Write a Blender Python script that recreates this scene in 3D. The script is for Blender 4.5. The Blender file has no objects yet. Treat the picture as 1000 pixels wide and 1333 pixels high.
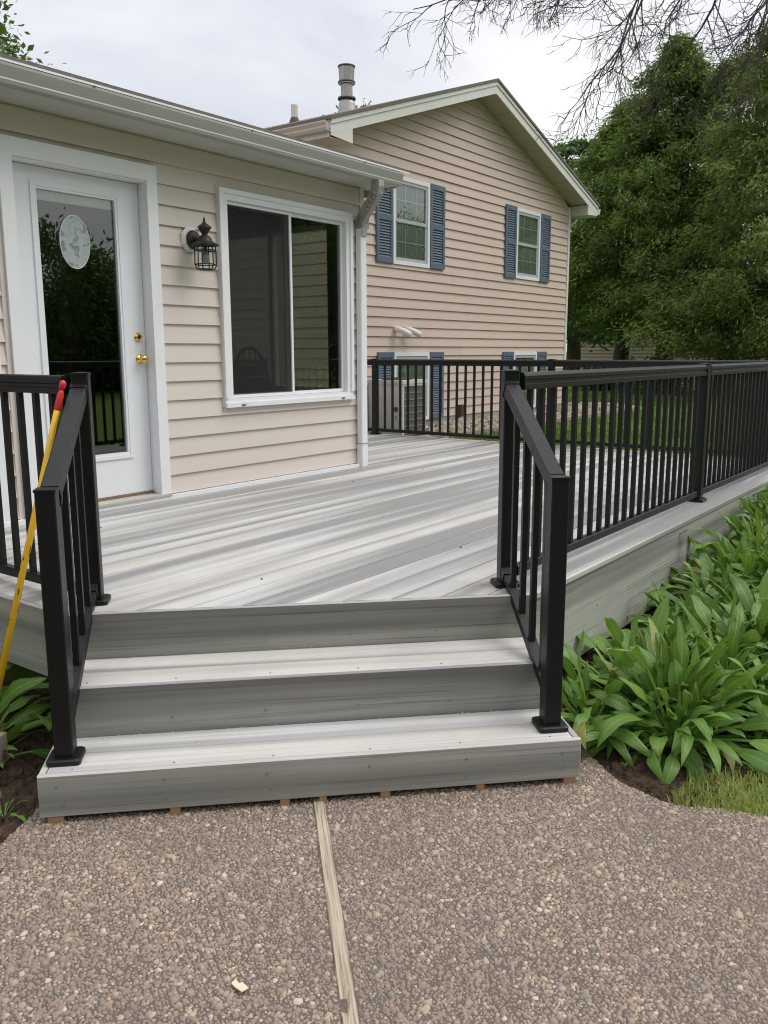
import bpy, math, random
import numpy as np
from mathutils import Vector, Matrix
rnd = random.Random(7); rng = np.random.default_rng(7)
S45 = math.sqrt(.5)
scene = bpy.context.scene
col = scene.collection

# ---------------------------------------------------------------- camera
YAW, PITCH, ROLL, FPX = math.radians(36.6), math.radians(-10.5), math.radians(-.155), 1125.2
fw = Vector((math.cos(YAW)*math.cos(PITCH), math.sin(YAW)*math.cos(PITCH), math.sin(PITCH)))
rt0 = fw.cross(Vector((0, 0, 1))).normalized(); up0 = rt0.cross(fw)
rt = rt0*math.cos(ROLL)+up0*math.sin(ROLL); up = up0*math.cos(ROLL)-rt0*math.sin(ROLL)
cam_d = bpy.data.cameras.new('camera'); cam = bpy.data.objects.new('camera', cam_d); col.objects.link(cam)
cam.matrix_world = Matrix(((rt.x, up.x, -fw.x, 0), (rt.y, up.y, -fw.y, 0), (rt.z, up.z, -fw.z, 1.0), (0, 0, 0, 1)))
cam_d.sensor_fit = 'VERTICAL'; cam_d.sensor_height = 36; cam_d.lens = FPX/1333*36
cam_d.clip_start = .05; cam_d.clip_end = 2000
scene.camera = cam

# ---------------------------------------------------------------- sky, sun, exposure
SUN_EL, SUN_AZ = math.radians(52), math.radians(-52)     # azimuth counter-clockwise from +X
world = bpy.data.worlds.new('World'); scene.world = world; world.use_nodes = True
nt = world.node_tree; nt.nodes.clear()
def wn(t, **k):
    n = nt.nodes.new(t)
    for a, b in k.items(): setattr(n, a, b)
    return n
out = wn('ShaderNodeOutputWorld'); bg = wn('ShaderNodeBackground'); bg2 = wn('ShaderNodeBackground'); mixs = wn('ShaderNodeMixShader')
sky = wn('ShaderNodeTexSky', sky_type='NISHITA', sun_disc=False, sun_elevation=SUN_EL)
sky.sun_rotation = math.pi/2-SUN_AZ
bg.inputs[1].default_value = .10
nt.links.new(sky.outputs[0], bg.inputs[0])
tc = wn('ShaderNodeTexCoord'); mp = wn('ShaderNodeMapping'); mp.inputs['Scale'].default_value = (1.0, 1.0, 2.4); mp.inputs['Location'].default_value = (3.1, 1.7, .4)
nz = wn('ShaderNodeTexNoise'); nz.inputs['Scale'].default_value = 2.3; nz.inputs['Detail'].default_value = 6; nz.inputs['Roughness'].default_value = .52
nz.inputs['Distortion'].default_value = .3
cr = wn('ShaderNodeValToRGB'); e = cr.color_ramp.elements
e[0].position = .30; e[0].color = (.66, .70, .80, 1); e[1].position = .62; e[1].color = (1.10, 1.09, 1.08, 1)
m = cr.color_ramp.elements.new(.48); m.color = (.89, .90, .94, 1)
nt.links.new(tc.outputs['Generated'], mp.inputs[0]); nt.links.new(mp.outputs[0], nz.inputs['Vector'])
nt.links.new(nz.outputs[0], cr.inputs[0]); nt.links.new(cr.outputs[0], bg2.inputs[0])
# overcast sky: luminance grows towards the zenith
sxyz = wn('ShaderNodeSeparateXYZ'); nt.links.new(tc.outputs['Generated'], sxyz.inputs[0])
mcl = wn('ShaderNodeMath', operation='MAXIMUM'); nt.links.new(sxyz.outputs[2], mcl.inputs[0]); mcl.inputs[1].default_value = 0
mm = wn('ShaderNodeMath', operation='MULTIPLY_ADD'); nt.links.new(mcl.outputs[0], mm.inputs[0]); mm.inputs[1].default_value = .62; mm.inputs[2].default_value = .80
nt.links.new(mm.outputs[0], bg2.inputs[1])
mixs.inputs[0].default_value = .92
nt.links.new(bg.outputs[0], mixs.inputs[1]); nt.links.new(bg2.outputs[0], mixs.inputs[2]); nt.links.new(mixs.outputs[0], out.inputs[0])
sun_d = bpy.data.lights.new('sun', 'SUN'); sun_d.energy = 1.5; sun_d.angle = math.radians(35); sun_d.color = (1, .97, .92)
sun = bpy.data.objects.new('sun', sun_d); col.objects.link(sun)
sd = Vector((math.cos(SUN_EL)*math.cos(SUN_AZ), math.cos(SUN_EL)*math.sin(SUN_AZ), math.sin(SUN_EL)))
sun.rotation_euler = sd.to_track_quat('Z', 'Y').to_euler()
scene.view_settings.view_transform = 'Standard'; scene.view_settings.look = 'None'
scene.view_settings.exposure = .12; scene.view_settings.gamma = 1
scene.render.engine = 'CYCLES'
scene.cycles.filter_width = 1.1; scene.cycles.transparent_max_bounces = 16; scene.cycles.max_bounces = 8

# ---------------------------------------------------------------- materials
def newmat(name):
    mt = bpy.data.materials.new(name); mt.use_nodes = True
    n = mt.node_tree; b = n.nodes['Principled BSDF']
    return mt, n, b
def nd(n, t, **k):
    x = n.nodes.new(t)
    for a, b in k.items(): setattr(x, a, b)
    return x
def noise(n, vec, scale, detail=3, rough=.5, dist=0):
    z = nd(n, 'ShaderNodeTexNoise'); z.inputs['Scale'].default_value = scale; z.inputs['Detail'].default_value = detail
    z.inputs['Roughness'].default_value = rough; z.inputs['Distortion'].default_value = dist
    if vec is not None: n.links.new(vec, z.inputs['Vector'])
    return z.outputs[0]
def ramp(n, fac, stops, interp='LINEAR'):
    r = nd(n, 'ShaderNodeValToRGB'); r.color_ramp.interpolation = interp; el = r.color_ramp.elements
    while len(el) < len(stops): el.new(.5)
    for i, (p, c) in enumerate(stops):
        el[i].position = p; el[i].color = (c[0], c[1], c[2], 1) if not isinstance(c, float) else (c, c, c, 1)
    n.links.new(fac, r.inputs[0]); return r.outputs[0]
def mixc(n, fac, a, b, blend='MIX'):
    x = nd(n, 'ShaderNodeMix', data_type='RGBA', blend_type=blend)
    for sock, v in ((x.inputs[0], fac), (x.inputs[6], a), (x.inputs[7], b)):
        if isinstance(v, (int, float)): sock.default_value = v
        elif isinstance(v, tuple): sock.default_value = (v[0], v[1], v[2], 1)
        else: n.links.new(v, sock)
    return x.outputs[2]
def math_n(n, op, a, b=0.0):
    x = nd(n, 'ShaderNodeMath', operation=op)
    for i, v in enumerate((a, b)):
        if isinstance(v, (int, float)): x.inputs[i].default_value = v
        else: n.links.new(v, x.inputs[i])
    return x.outputs[0]
def bump(n, b, h, strength=.3, dist=.01):
    x = nd(n, 'ShaderNodeBump'); x.inputs['Strength'].default_value = strength; x.inputs['Distance'].default_value = dist
    n.links.new(h, x.inputs['Height']); n.links.new(x.outputs[0], b.inputs['Normal'])
def mapped(n, src, sc, loc=(0, 0, 0)):
    mpn = nd(n, 'ShaderNodeMapping'); mpn.inputs['Scale'].default_value = sc; mpn.inputs['Location'].default_value = loc
    n.links.new(src, mpn.inputs[0]); return mpn.outputs[0]
def coord(n, which='Object'): return nd(n, 'ShaderNodeTexCoord').outputs[which]
def geo(n, which): return nd(n, 'ShaderNodeNewGeometry').outputs[which]
def orand(n): return nd(n, 'ShaderNodeObjectInfo').outputs['Random']

def simple(name, c, rough=.5, var=.12, scale=8, bmp=0, bscale=60, metal=0, spec=.5, stretch=(1, 1, 1), objvar=0.0):
    mt, n, b = newmat(name)
    p = mapped(n, geo(n, 'Position'), stretch)
    f = noise(n, p, scale, 4, .6)
    cc = mixc(n, f, tuple(x*(1-var) for x in c), tuple(min(1, x*(1+var)) for x in c))
    if objvar:
        cc = mixc(n, orand(n), cc, tuple(x*(1-objvar) for x in c))
    n.links.new(cc, b.inputs['Base Color'])
    n.links.new(ramp(n, noise(n, p, scale*3, 3), [(.3, max(0., rough-.08)), (.7, min(1., rough+.08))]), b.inputs['Roughness'])
    b.inputs['Metallic'].default_value = metal; b.inputs['Specular IOR Level'].default_value = spec
    if bmp: bump(n, b, noise(n, p, bscale, 4, .6), bmp, .004)
    return mt

def composite_mat(name='composite_decking', k=1.0, lo=.40, hi=.60, vs_=7.0, fa=.42):
    mt, n, b = newmat(name)
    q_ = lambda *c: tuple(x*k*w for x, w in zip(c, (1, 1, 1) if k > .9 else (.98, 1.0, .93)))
    uv = nd(n, 'ShaderNodeUVMap').outputs[0]
    sx = nd(n, 'ShaderNodeSeparateXYZ'); n.links.new(uv, sx.inputs[0])
    r = orand(n)
    def vec(su, sv, k):
        c = nd(n, 'ShaderNodeCombineXYZ')
        n.links.new(math_n(n, 'ADD', math_n(n, 'MULTIPLY', sx.outputs[0], su), math_n(n, 'MULTIPLY', r, 37.0)), c.inputs[0])
        n.links.new(math_n(n, 'MULTIPLY', sx.outputs[1], sv), c.inputs[1])
        n.links.new(math_n(n, 'MULTIPLY', r, k), c.inputs[2]); return c.outputs[0]
    wide = noise(n, vec(.26, vs_, 91.), 1.0, 2.5, .48, .12)
    fine = noise(n, vec(.7, 70, 53.), 1.0, 5, .65, .15)
    hair = noise(n, vec(2.2, 420, 23.), 1.0, 4, .65)
    warm = noise(n, vec(.3, 5, 11.), 1.0, 2)
    light = mixc(n, ramp(n, warm, [(.45, 0.), (.7, 1.)]), q_(.69, .675, .66), q_(.68, .645, .585))
    c1 = mixc(n, ramp(n, wide, [(lo, 1.), ((lo+hi)/2+.01, .45), (hi, 0.)]), light, q_(.30, .298, .30))
    c2 = mixc(n, ramp(n, fine, [(.31, fa), (.46, 0.)]), c1, q_(*((.30, .298, .30) if k > .9 else (.17, .17, .17))))
    c3 = mixc(n, ramp(n, hair, [(.33, .28), (.58, 0.)]), c2, (.25, .25, .26))
    dirt = noise(n, geo(n, 'Position'), 2.2, 5, .65)
    c4 = mixc(n, ramp(n, dirt, [(.33, .26), (.6, 0.)]), c3, q_(.36, .33, .29))
    n.links.new(c4, b.inputs['Base Color'])
    b.inputs['Roughness'].default_value = .52; b.inputs['Specular IOR Level'].default_value = .35
    bump(n, b, hair, .5, .0014)
    return mt
COMP = composite_mat()
COMPV = composite_mat('composite_riser_shaded', .52, .42, .68, 9.0, .9)       # same decking darkened: shade of the upright risers put into the colour
COMPF = composite_mat('composite_fascia_shaded', .72, .38, .60, 8.0, .75)  # decking darkened less: painted-in shade for fascias, stair sides and bottom riser

def siding_mat(name, c):
    mt, n, b = newmat(name)
    p = geo(n, 'Position')
    streak = noise(n, mapped(n, p, (1.3, 1.3, 26)), 1.6, 4, .55)
    blot = noise(n, mapped(n, p, (.8, .8, 1.2)), 1.1, 4, .6)
    cc = mixc(n, streak, tuple(x*.93 for x in c), tuple(x*1.05 for x in c))
    cc = mixc(n, ramp(n, blot, [(.4, 0.), (.75, .22)]), cc, tuple(x*y for x, y in zip(c, (.84, .83, .80))))
    cc = mixc(n, math_n(n, 'MULTIPLY', orand(n), .28), cc, tuple(x*.80 for x in c))
    n.links.new(cc, b.inputs['Base Color']); b.inputs['Roughness'].default_value = .48; b.inputs['Specular IOR Level'].default_value = .35
    bump(n, b, noise(n, mapped(n, p, (9, 9, 130)), 2.0, 4), .22, .002)
    return mt
SIDE_P = siding_mat('vinyl_siding_beige', (.69, .62, .56))
SIDE_G = siding_mat('vinyl_siding_pinkish', (.64, .515, .445))
SIDE_N = siding_mat('vinyl_siding_tan', (.40, .335, .26))
WHITE = simple('white_trim', (.80, .815, .83), .4, .04, 5)
WHITE_D = simple('white_door_paint', (.78, .80, .83), .35, .03, 3)
OFFW = simple('gutter_enamel', (.36, .36, .335), .4, .10, 6, stretch=(.6, 3, 3))
SOFF = simple('soffit_enamel', (.52, .535, .48), .5, .06, 4)
RAKE = simple('rake_enamel', (.70, .69, .65), .45, .06, 4)
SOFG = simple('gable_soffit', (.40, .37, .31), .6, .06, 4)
PINKG = simple('beige_gutter', (.56, .47, .41), .45, .06, 4)
BLACK = simple('black_powder_coat', (.0065, .0068, .008), .42, .15, 40, .08, 900, spec=.40)
LAMPB = simple('lamp_black', (.016, .015, .015), .5, .3, 60, .5, 300)
BLUE = simple('shutter_blue', (.10, .14, .195), .55, .10, 5)
METAL = simple('galvanised', (.36, .345, .32), .36, .35, 9, metal=.8)
BRASS = simple('brass', (.85, .60, .20), .18, .08, 20, metal=1)
SHINGLE = simple('asphalt_shingle', (.17, .15, .135), .9, .35, 30, .6, 120)
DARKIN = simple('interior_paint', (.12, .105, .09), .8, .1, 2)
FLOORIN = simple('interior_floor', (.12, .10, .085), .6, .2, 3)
WOODD = simple('dark_wood', (.035, .022, .015), .5, .3, 12, stretch=(1, 1, .2))
WICK = simple('wicker', (.10, .075, .05), .7, .4, 120, .6, 200)
CURT = simple('curtain', (.175, .18, .185), .9, .15, 6, stretch=(6, 6, .3))
SHIM = simple('shim_wood', (.33, .20, .105), .8, .25, 30, .3, 90, stretch=(1, 1, 6))
STRIPW = None
YEL = simple('yellow_paint', (.80, .47, .02), .4, .10, 20)
RED = simple('red_plastic', (.60, .03, .03), .35, .08, 20)
BARK = simple('bark', (.075, .058, .045), .95, .4, 6, .8, 25, stretch=(2, 2, .5))
TWIG = simple('twig_bark', (.055, .042, .040), .9, .25, 10)
CONC = simple('foundation', (.33, .31, .29), .9, .12, 6, .3, 80)
ACG = simple('ac_grey', (.66, .65, .62), .5, .06, 5)
ACD = simple('ac_dark', (.055, .055, .055), .6, .15, 20)
PEB_R = None
SCREWM = simple('screw_steel', (.30, .29, .27), .4, .3, 200, metal=.7)
BRICKM = simple('block_stone', (.30, .25, .20), .9, .2, 20, .4, 90)
CHIP = simple('wood_chip', (.70, .60, .46), .85, .15, 60)

def strip_mat():
    mt, n, b = newmat('weathered_strip')
    uv = nd(n, 'ShaderNodeUVMap').outputs[0]
    f = noise(n, mapped(n, uv, (4, 170, 1)), 1.0, 5, .65, .3)
    g = noise(n, mapped(n, uv, (2.2, 9, 1)), 1.0, 4, .6)
    c = ramp(n, f, [(.30, (.16, .12, .085)), (.48, (.44, .36, .27)), (.68, (.62, .53, .42))])
    c = mixc(n, ramp(n, g, [(.35, .45), (.6, 0.)]), c, (.30, .25, .20))
    n.links.new(c, b.inputs['Base Color']); b.inputs['Roughness'].default_value = .9; bump(n, b, f, .6, .003)
    return mt
STRIPW = strip_mat()

def glass_mat(name, tint=.80, refl=1.0, f0=.07):
    mt, n, b = newmat(name)
    n.nodes.remove(b); o = n.nodes['Material Output']
    t = nd(n, 'ShaderNodeBsdfTransparent'); t.inputs[0].default_value = (tint*.95, tint, tint*.94, 1)
    g = nd(n, 'ShaderNodeBsdfGlossy'); g.inputs['Roughness'].default_value = .005; g.inputs[0].default_value = (refl, refl, refl, 1)
    ge = nd(n, 'ShaderNodeNewGeometry'); dt = nd(n, 'ShaderNodeVectorMath', operation='DOT_PRODUCT')
    n.links.new(ge.outputs['Normal'], dt.inputs[0]); n.links.new(ge.outputs['Incoming'], dt.inputs[1])
    f5 = math_n(n, 'POWER', math_n(n, 'SUBTRACT', 1.0, math_n(n, 'ABSOLUTE', dt.outputs['Value'])), 4.0)
    fr = math_n(n, 'ADD', math_n(n, 'MULTIPLY', f5, 1-f0), f0)       # Fresnel (Schlick) of the glazing
    x = nd(n, 'ShaderNodeMixShader'); n.links.new(fr, x.inputs[0]); n.links.new(t.outputs[0], x.inputs[1]); n.links.new(g.outputs[0], x.inputs[2])
    n.links.new(x.outputs[0], o.inputs[0]); return mt
GLASS = glass_mat('window_glass', .95); PGLASS = glass_mat('sunroom_glass', .76, 1.0, .06); DGLASS = glass_mat('door_glass', .80, 1.0, .095); LGLASS = glass_mat('lantern_glass', .96, .6, .03)
def part_trans(name, c, fac, rough=.7):
    mt, n, b = newmat(name); o = n.nodes['Material Output']
    b.inputs['Base Color'].default_value = (*c, 1); b.inputs['Roughness'].default_value = rough
    t = nd(n, 'ShaderNodeBsdfTransparent'); x = nd(n, 'ShaderNodeMixShader')
    if isinstance(fac, float): x.inputs[0].default_value = fac
    else: n.links.new(fac(n), x.inputs[0])
    n.links.new(t.outputs[0], x.inputs[1]); n.links.new(b.outputs[0], x.inputs[2]); n.links.new(x.outputs[0], o.inputs[0]); return mt
SCREEN = part_trans('insect_screen', (.010, .010, .011), .50)
def frost(n):
    p = coord(n, 'Object')
    return ramp(n, noise(n, p, 16, 2, .4, .8), [(.36, .30), (.50, .80), (.62, .66)])
FROST = part_trans('frosted_film', (.50, .57, .55), frost, .6)

def leaf_mat(name, dark, lite, tr=.35, rough=.45, veins=False, pscale=1.1):
    mt, n, b = newmat(name); o = n.nodes['Material Output']
    r = orand(n) if veins else geo(n, 'Random Per Island')
    big = noise(n, geo(n, 'Position'), pscale, 3, .6)
    bigc = ramp(n, big, [(.34, 0.), (.66, 1.)])
    f = math_n(n, 'ADD', math_n(n, 'MULTIPLY', r, .5), math_n(n, 'MULTIPLY', bigc, .5))
    c = ramp(n, f, [(.12, dark), (.55, tuple((a+b2)/2 for a, b2 in zip(dark, lite))), (.95, lite)])
    if veins:
        uv = nd(n, 'ShaderNodeUVMap').outputs[0]; sx = nd(n, 'ShaderNodeSeparateXYZ'); n.links.new(uv, sx.inputs[0])
        w = math_n(n, 'SINE', math_n(n, 'MULTIPLY', sx.outputs[1], 62.0))
        mid = ramp(n, math_n(n, 'ABSOLUTE', math_n(n, 'SUBTRACT', sx.outputs[1], .5)), [(.0, .5), (.06, 0.)])
        c = mixc(n, mid, c, tuple(x*1.5 for x in lite))
        c = mixc(n, ramp(n, r, [(.955, 0.), (.975, .8)]), c, (.36, .33, .09))
        tip = ramp(n, math_n(n, 'MULTIPLY', sx.outputs[0], noise(n, geo(n, 'Position'), 25, 2)), [(.50, 0.), (.60, .45)]); c = mixc(n, tip, c, (.22, .26, .07))
        bump(n, b, w, .28, .003)
    n.links.new(c, b.inputs['Base Color']); b.inputs['Roughness'].default_value = rough; b.inputs['Specular IOR Level'].default_value = .45
    t = nd(n, 'ShaderNodeBsdfTranslucent'); n.links.new(mixc(n, .5, c, (.25, .40, .04)), t.inputs[0])
    x = nd(n, 'ShaderNodeMixShader'); x.inputs[0].default_value = tr
    n.links.new(b.outputs[0], x.inputs[1]); n.links.new(t.outputs[0], x.inputs[2]); n.links.new(x.outputs[0], o.inputs[0]); return mt
HOSTA = leaf_mat('hosta_leaf', (.065, .165, .026), (.25, .43, .09), .28, .32, True)
CEDAR = leaf_mat('cedar_foliage', (.017, .044, .011), (.26, .35, .08), .38, .6, False, 1.9)
CEDAR2 = leaf_mat('cedar_foliage_olive', (.026, .050, .013), (.28, .33, .09), .38, .6, False, 1.9)
MAPLE = leaf_mat('broad_foliage', (.022, .060, .014), (.090, .180, .035), .3, .5, False, .9)
GRASS = leaf_mat('grass_blade', (.25, .30, .06), (.52, .54, .19), .3, .6, False, 1.8)
LAWNB = leaf_mat('lawn_blade', (.09, .17, .028), (.26, .38, .08), .3, .6, False, .7)

def pebble_mat(name, stops, rough=.75):
    mt, n, b = newmat(name)
    r = geo(n, 'Random Per Island')
    c = ramp(n, r, stops)
    sp = noise(n, geo(n, 'Position'), 700, 2)
    c = mixc(n, ramp(n, sp, [(.3, .25), (.65, 0.)]), c, (.14, .12, .10))
    st = noise(n, geo(n, 'Position'), 2.4, 5, .6)
    c = mixc(n, ramp(n, st, [(.36, .42), (.58, 0.)]), c, (.20, .165, .135))
    st2 = noise(n, geo(n, 'Position'), 9, 4, .6); c = mixc(n, ramp(n, st2, [(.35, .25), (.55, 0.)]), c, (.22, .19, .165))
    n.links.new(c, b.inputs['Base Color']); b.inputs['Roughness'].default_value = rough; b.inputs['Specular IOR Level'].default_value = .35
    return mt
PEB = pebble_mat('aggregate_pebble', [(0, (0.313, 0.226, 0.171)), (.14, (0.386, 0.292, 0.227)), (.28, (0.239, 0.208, 0.188)), (.42, (0.414, 0.305, 0.231)), (.54, (0.304, 0.266, 0.235)),
        (.66, (0.478, 0.372, 0.274)), (.76, (0.368, 0.230, 0.175)), (.86, (0.515, 0.416, 0.308)), (.95, (0.589, 0.478, 0.333)), (.985, (0.662, 0.575, 0.462)), (1, (0.736, 0.673, 0.581))])
ROCK = pebble_mat('river_rock', [(0, (.22, .15, .10)), (.25, (.40, .30, .20)), (.5, (.50, .42, .31)), (.75, (.33, .27, .22)), (1, (.66, .60, .50))])
def mortar_mat():
    mt, n, b = newmat('aggregate_mortar'); p = geo(n, 'Position')
    v = nd(n, 'ShaderNodeTexVoronoi'); v.inputs['Scale'].default_value = 95; n.links.new(p, v.inputs['Vector'])
    c = mixc(n, v.outputs['Distance'], (.20, .165, .135), (.10, .082, .066))
    c = mixc(n, noise(n, p, 3, 4), c, (.13, .105, .088))
    n.links.new(c, b.inputs['Base Color']); b.inputs['Roughness'].default_value = .95
    bump(n, b, v.outputs['Distance'], .8, .006); return mt
MORTAR = mortar_mat()
def ground_mat(name, cols, sc, bs):
    mt, n, b = newmat(name); p = geo(n, 'Position')
    f = noise(n, p, sc, 6, .7); g = noise(n, p, .25, 4, .6)
    c = ramp(n, f, [(.3, cols[0]), (.5, cols[1]), (.7, cols[2])])
    c = mixc(n, ramp(n, g, [(.35, .35), (.65, 0.)]), c, cols[0])
    n.links.new(c, b.inputs['Base Color']); b.inputs['Roughness'].default_value = 1; b.inputs['Specular IOR Level'].default_value = .2
    bump(n, b, noise(n, p, bs, 6, .75), 1.0, .03); return mt
LAWN = ground_mat('lawn_ground', ((.085, .15, .028), (.14, .22, .045), (.20, .29, .07)), 9, 14)
SOIL = ground_mat('garden_soil', ((.055, .036, .025), (.12, .082, .056), (.21, .15, .105)), 14, 22)

# ---------------------------------------------------------------- mesh helpers
WO = {}      # world origin of a parent object
class MB:
    def __init__(s): s.v = []; s.f = []; s.uv = None
    def add(s, vs, fs):
        o = len(s.v); s.v += [tuple(x) for x in vs]; s.f += [tuple(i+o for i in q) for q in fs]; return s
    def box(s, a, b):
        x0, y0, z0 = a; x1, y1, z1 = b
        return s.add([(x0, y0, z0), (x1, y0, z0), (x1, y1, z0), (x0, y1, z0), (x0, y0, z1), (x1, y0, z1), (x1, y1, z1), (x0, y1, z1)],
                     [(3, 2, 1, 0), (4, 5, 6, 7), (0, 1, 5, 4), (1, 2, 6, 5), (2, 3, 7, 6), (3, 0, 4, 7)])
    def obox(s, c, ax, ay, az):
        c, ax, ay, az = map(Vector, (c, ax, ay, az))
        vs = [c+ax*i+ay*j+az*k for k in (-1, 1) for i, j in ((-1, -1), (1, -1), (1, 1), (-1, 1))]
        return s.add(vs, [(3, 2, 1, 0), (4, 5, 6, 7), (0, 1, 5, 4), (1, 2, 6, 5), (2, 3, 7, 6), (3, 0, 4, 7)])
    def sweep(s, prof, A, B, upv=(0, 0, 1), cap=True):
        A, B, upv = Vector(A), Vector(B), Vector(upv); d = (B-A).normalized(); side = d.cross(upv).normalized(); u2 = side.cross(d)
        n = len(prof); vs = [P+side*p[0]+u2*p[1] for P in (A, B) for p in prof]
        fs = [(i, (i+1) % n, n+(i+1) % n, n+i) for i in range(n)]
        if cap: fs += [tuple(range(n-1, -1, -1)), tuple(range(n, 2*n))]
        return s.add(vs, fs)
    def extr(s, poly, h):          # poly: list of 3D points, h: offset vector
        n = len(poly); h = Vector(h); vs = [Vector(p) for p in poly]+[Vector(p)+h for p in poly]
        return s.add(vs, [tuple(range(n-1, -1, -1)), tuple(range(n, 2*n))]+[(i, (i+1) % n, n+(i+1) % n, n+i) for i in range(n)])
    def tube(s, pts, rad, n=8, cap=True, sq=None):
        pts = [Vector(p) for p in pts]; m_ = len(pts); vs = []
        if not hasattr(rad, '__len__'): rad = [rad]*m_
        ref = None
        for i, p in enumerate(pts):
            d = (pts[min(i+1, m_-1)]-pts[max(i-1, 0)]).normalized()
            if ref is None: ref = Vector((0, 0, 1)) if abs(d.z) < .9 else Vector((1, 0, 0))
            a = d.cross(ref).normalized(); b = a.cross(d).normalized(); ref = b
            for k in range(n):
                t = 2*math.pi*(k+.5)/n; x, y = math.cos(t), math.sin(t)
                if sq: x, y = x*sq[0], y*sq[1]
                vs.append(p+(a*x+b*y)*rad[i])
        fs = [(i*n+k, i*n+(k+1) % n, (i+1)*n+(k+1) % n, (i+1)*n+k) for i in range(m_-1) for k in range(n)]
        if cap: fs += [tuple(range(n-1, -1, -1)), tuple(range((m_-1)*n, m_*n))]
        return s.add(vs, fs)
    def lathe(s, prof, c, n=16, axis=(0, 0, 1), ph=0):
        c = Vector(c); ax = Vector(axis).normalized(); a = ax.orthogonal().normalized()
        if abs(ax.z) > .99: a = Vector((1, 0, 0))
        b = ax.cross(a); m_ = len(prof)
        vs = [c+ax*z+(a*math.cos(2*math.pi*k/n+ph)+b*math.sin(2*math.pi*k/n+ph))*r for r, z in prof for k in range(n)]
        fs = [(i*n+k, i*n+(k+1) % n, (i+1)*n+(k+1) % n, (i+1)*n+k) for i in range(m_-1) for k in range(n)]
        return s.add(vs, fs+[tuple(range(n-1, -1, -1)), tuple(range((m_-1)*n, m_*n))])
    def build(s, name, mat, parent=None, smooth=False, uvs=None, local=False):
        o0 = Vector((0, 0, 0)) if (parent is None or local) else WO[parent.name]
        me = bpy.data.meshes.new(name)
        me.from_pydata([tuple(Vector(p)-o0) for p in s.v], [], s.f); me.update()
        if uvs is not None:
            L = me.uv_layers.new(name='UVMap')
            for lp in me.loops: L.data[lp.index].uv = uvs[lp.vertex_index]
        if smooth:
            for p in me.polygons: p.use_smooth = True
        if mat: me.materials.append(mat)
        return link(name, me, parent)
def link(name, me, parent=None):
    o = bpy.data.objects.new(name, me); col.objects.link(o)
    if parent is not None: o.parent = parent; WO[o.name] = WO[parent.name]
    else: WO[o.name] = Vector((0, 0, 0))
    return o
def tag(o, label=None, cat=None, group=None, kind=None):
    for k, v in (('label', label), ('category', cat), ('group', group), ('kind', kind)):
        if v: o[k] = v
    return o
def thing(name, label, cat, loc, group=None):
    o = bpy.data.objects.new(name, None); col.objects.link(o); o.location = loc; o.empty_display_size = .1
    WO[o.name] = Vector(loc); return tag(o, label, cat, group)
def place(name, me, parent, loc, rotz=0, rot=None, sc=None):      # shared mesh piece; loc in world
    o = bpy.data.objects.new(name, me); col.objects.link(o); o.parent = parent
    o.location = Vector(loc)-WO[parent.name]; o.rotation_euler = rot or (0, 0, rotz)
    if sc: o.scale = sc
    WO[o.name] = Vector(loc); return o
def mesh_of(mb, name, mat, smooth=False):
    me = bpy.data.meshes.new(name); me.from_pydata(mb.v, [], mb.f); me.update(); me.materials.append(mat)
    if smooth:
        for p in me.polygons: p.use_smooth = True
    return me
def np_mesh(name, V, F, mat, smooth=False):        # V (n,3), F (m,k) same k
    me = bpy.data.meshes.new(name); k = F.shape[1]
    me.vertices.add(len(V)); me.vertices.foreach_set('co', V.astype(np.float32).ravel())
    me.loops.add(F.size); me.loops.foreach_set('vertex_index', F.astype(np.int32).ravel())
    me.polygons.add(len(F)); me.polygons.foreach_set('loop_start', np.arange(0, F.size, k, dtype=np.int32))
    if smooth: me.polygons.foreach_set('use_smooth', np.ones(len(F), dtype=bool))
    me.update(calc_edges=True); me.validate(); me.materials.append(mat); return me
def SK(s, k, z=0.0): return Vector(((s+k)*S45, (k-s)*S45, z))      # stair coordinates to world
UD = Vector((S45, -S45, 0)); KD = Vector((S45, S45, 0)); ZD = Vector((0, 0, 1))

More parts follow.
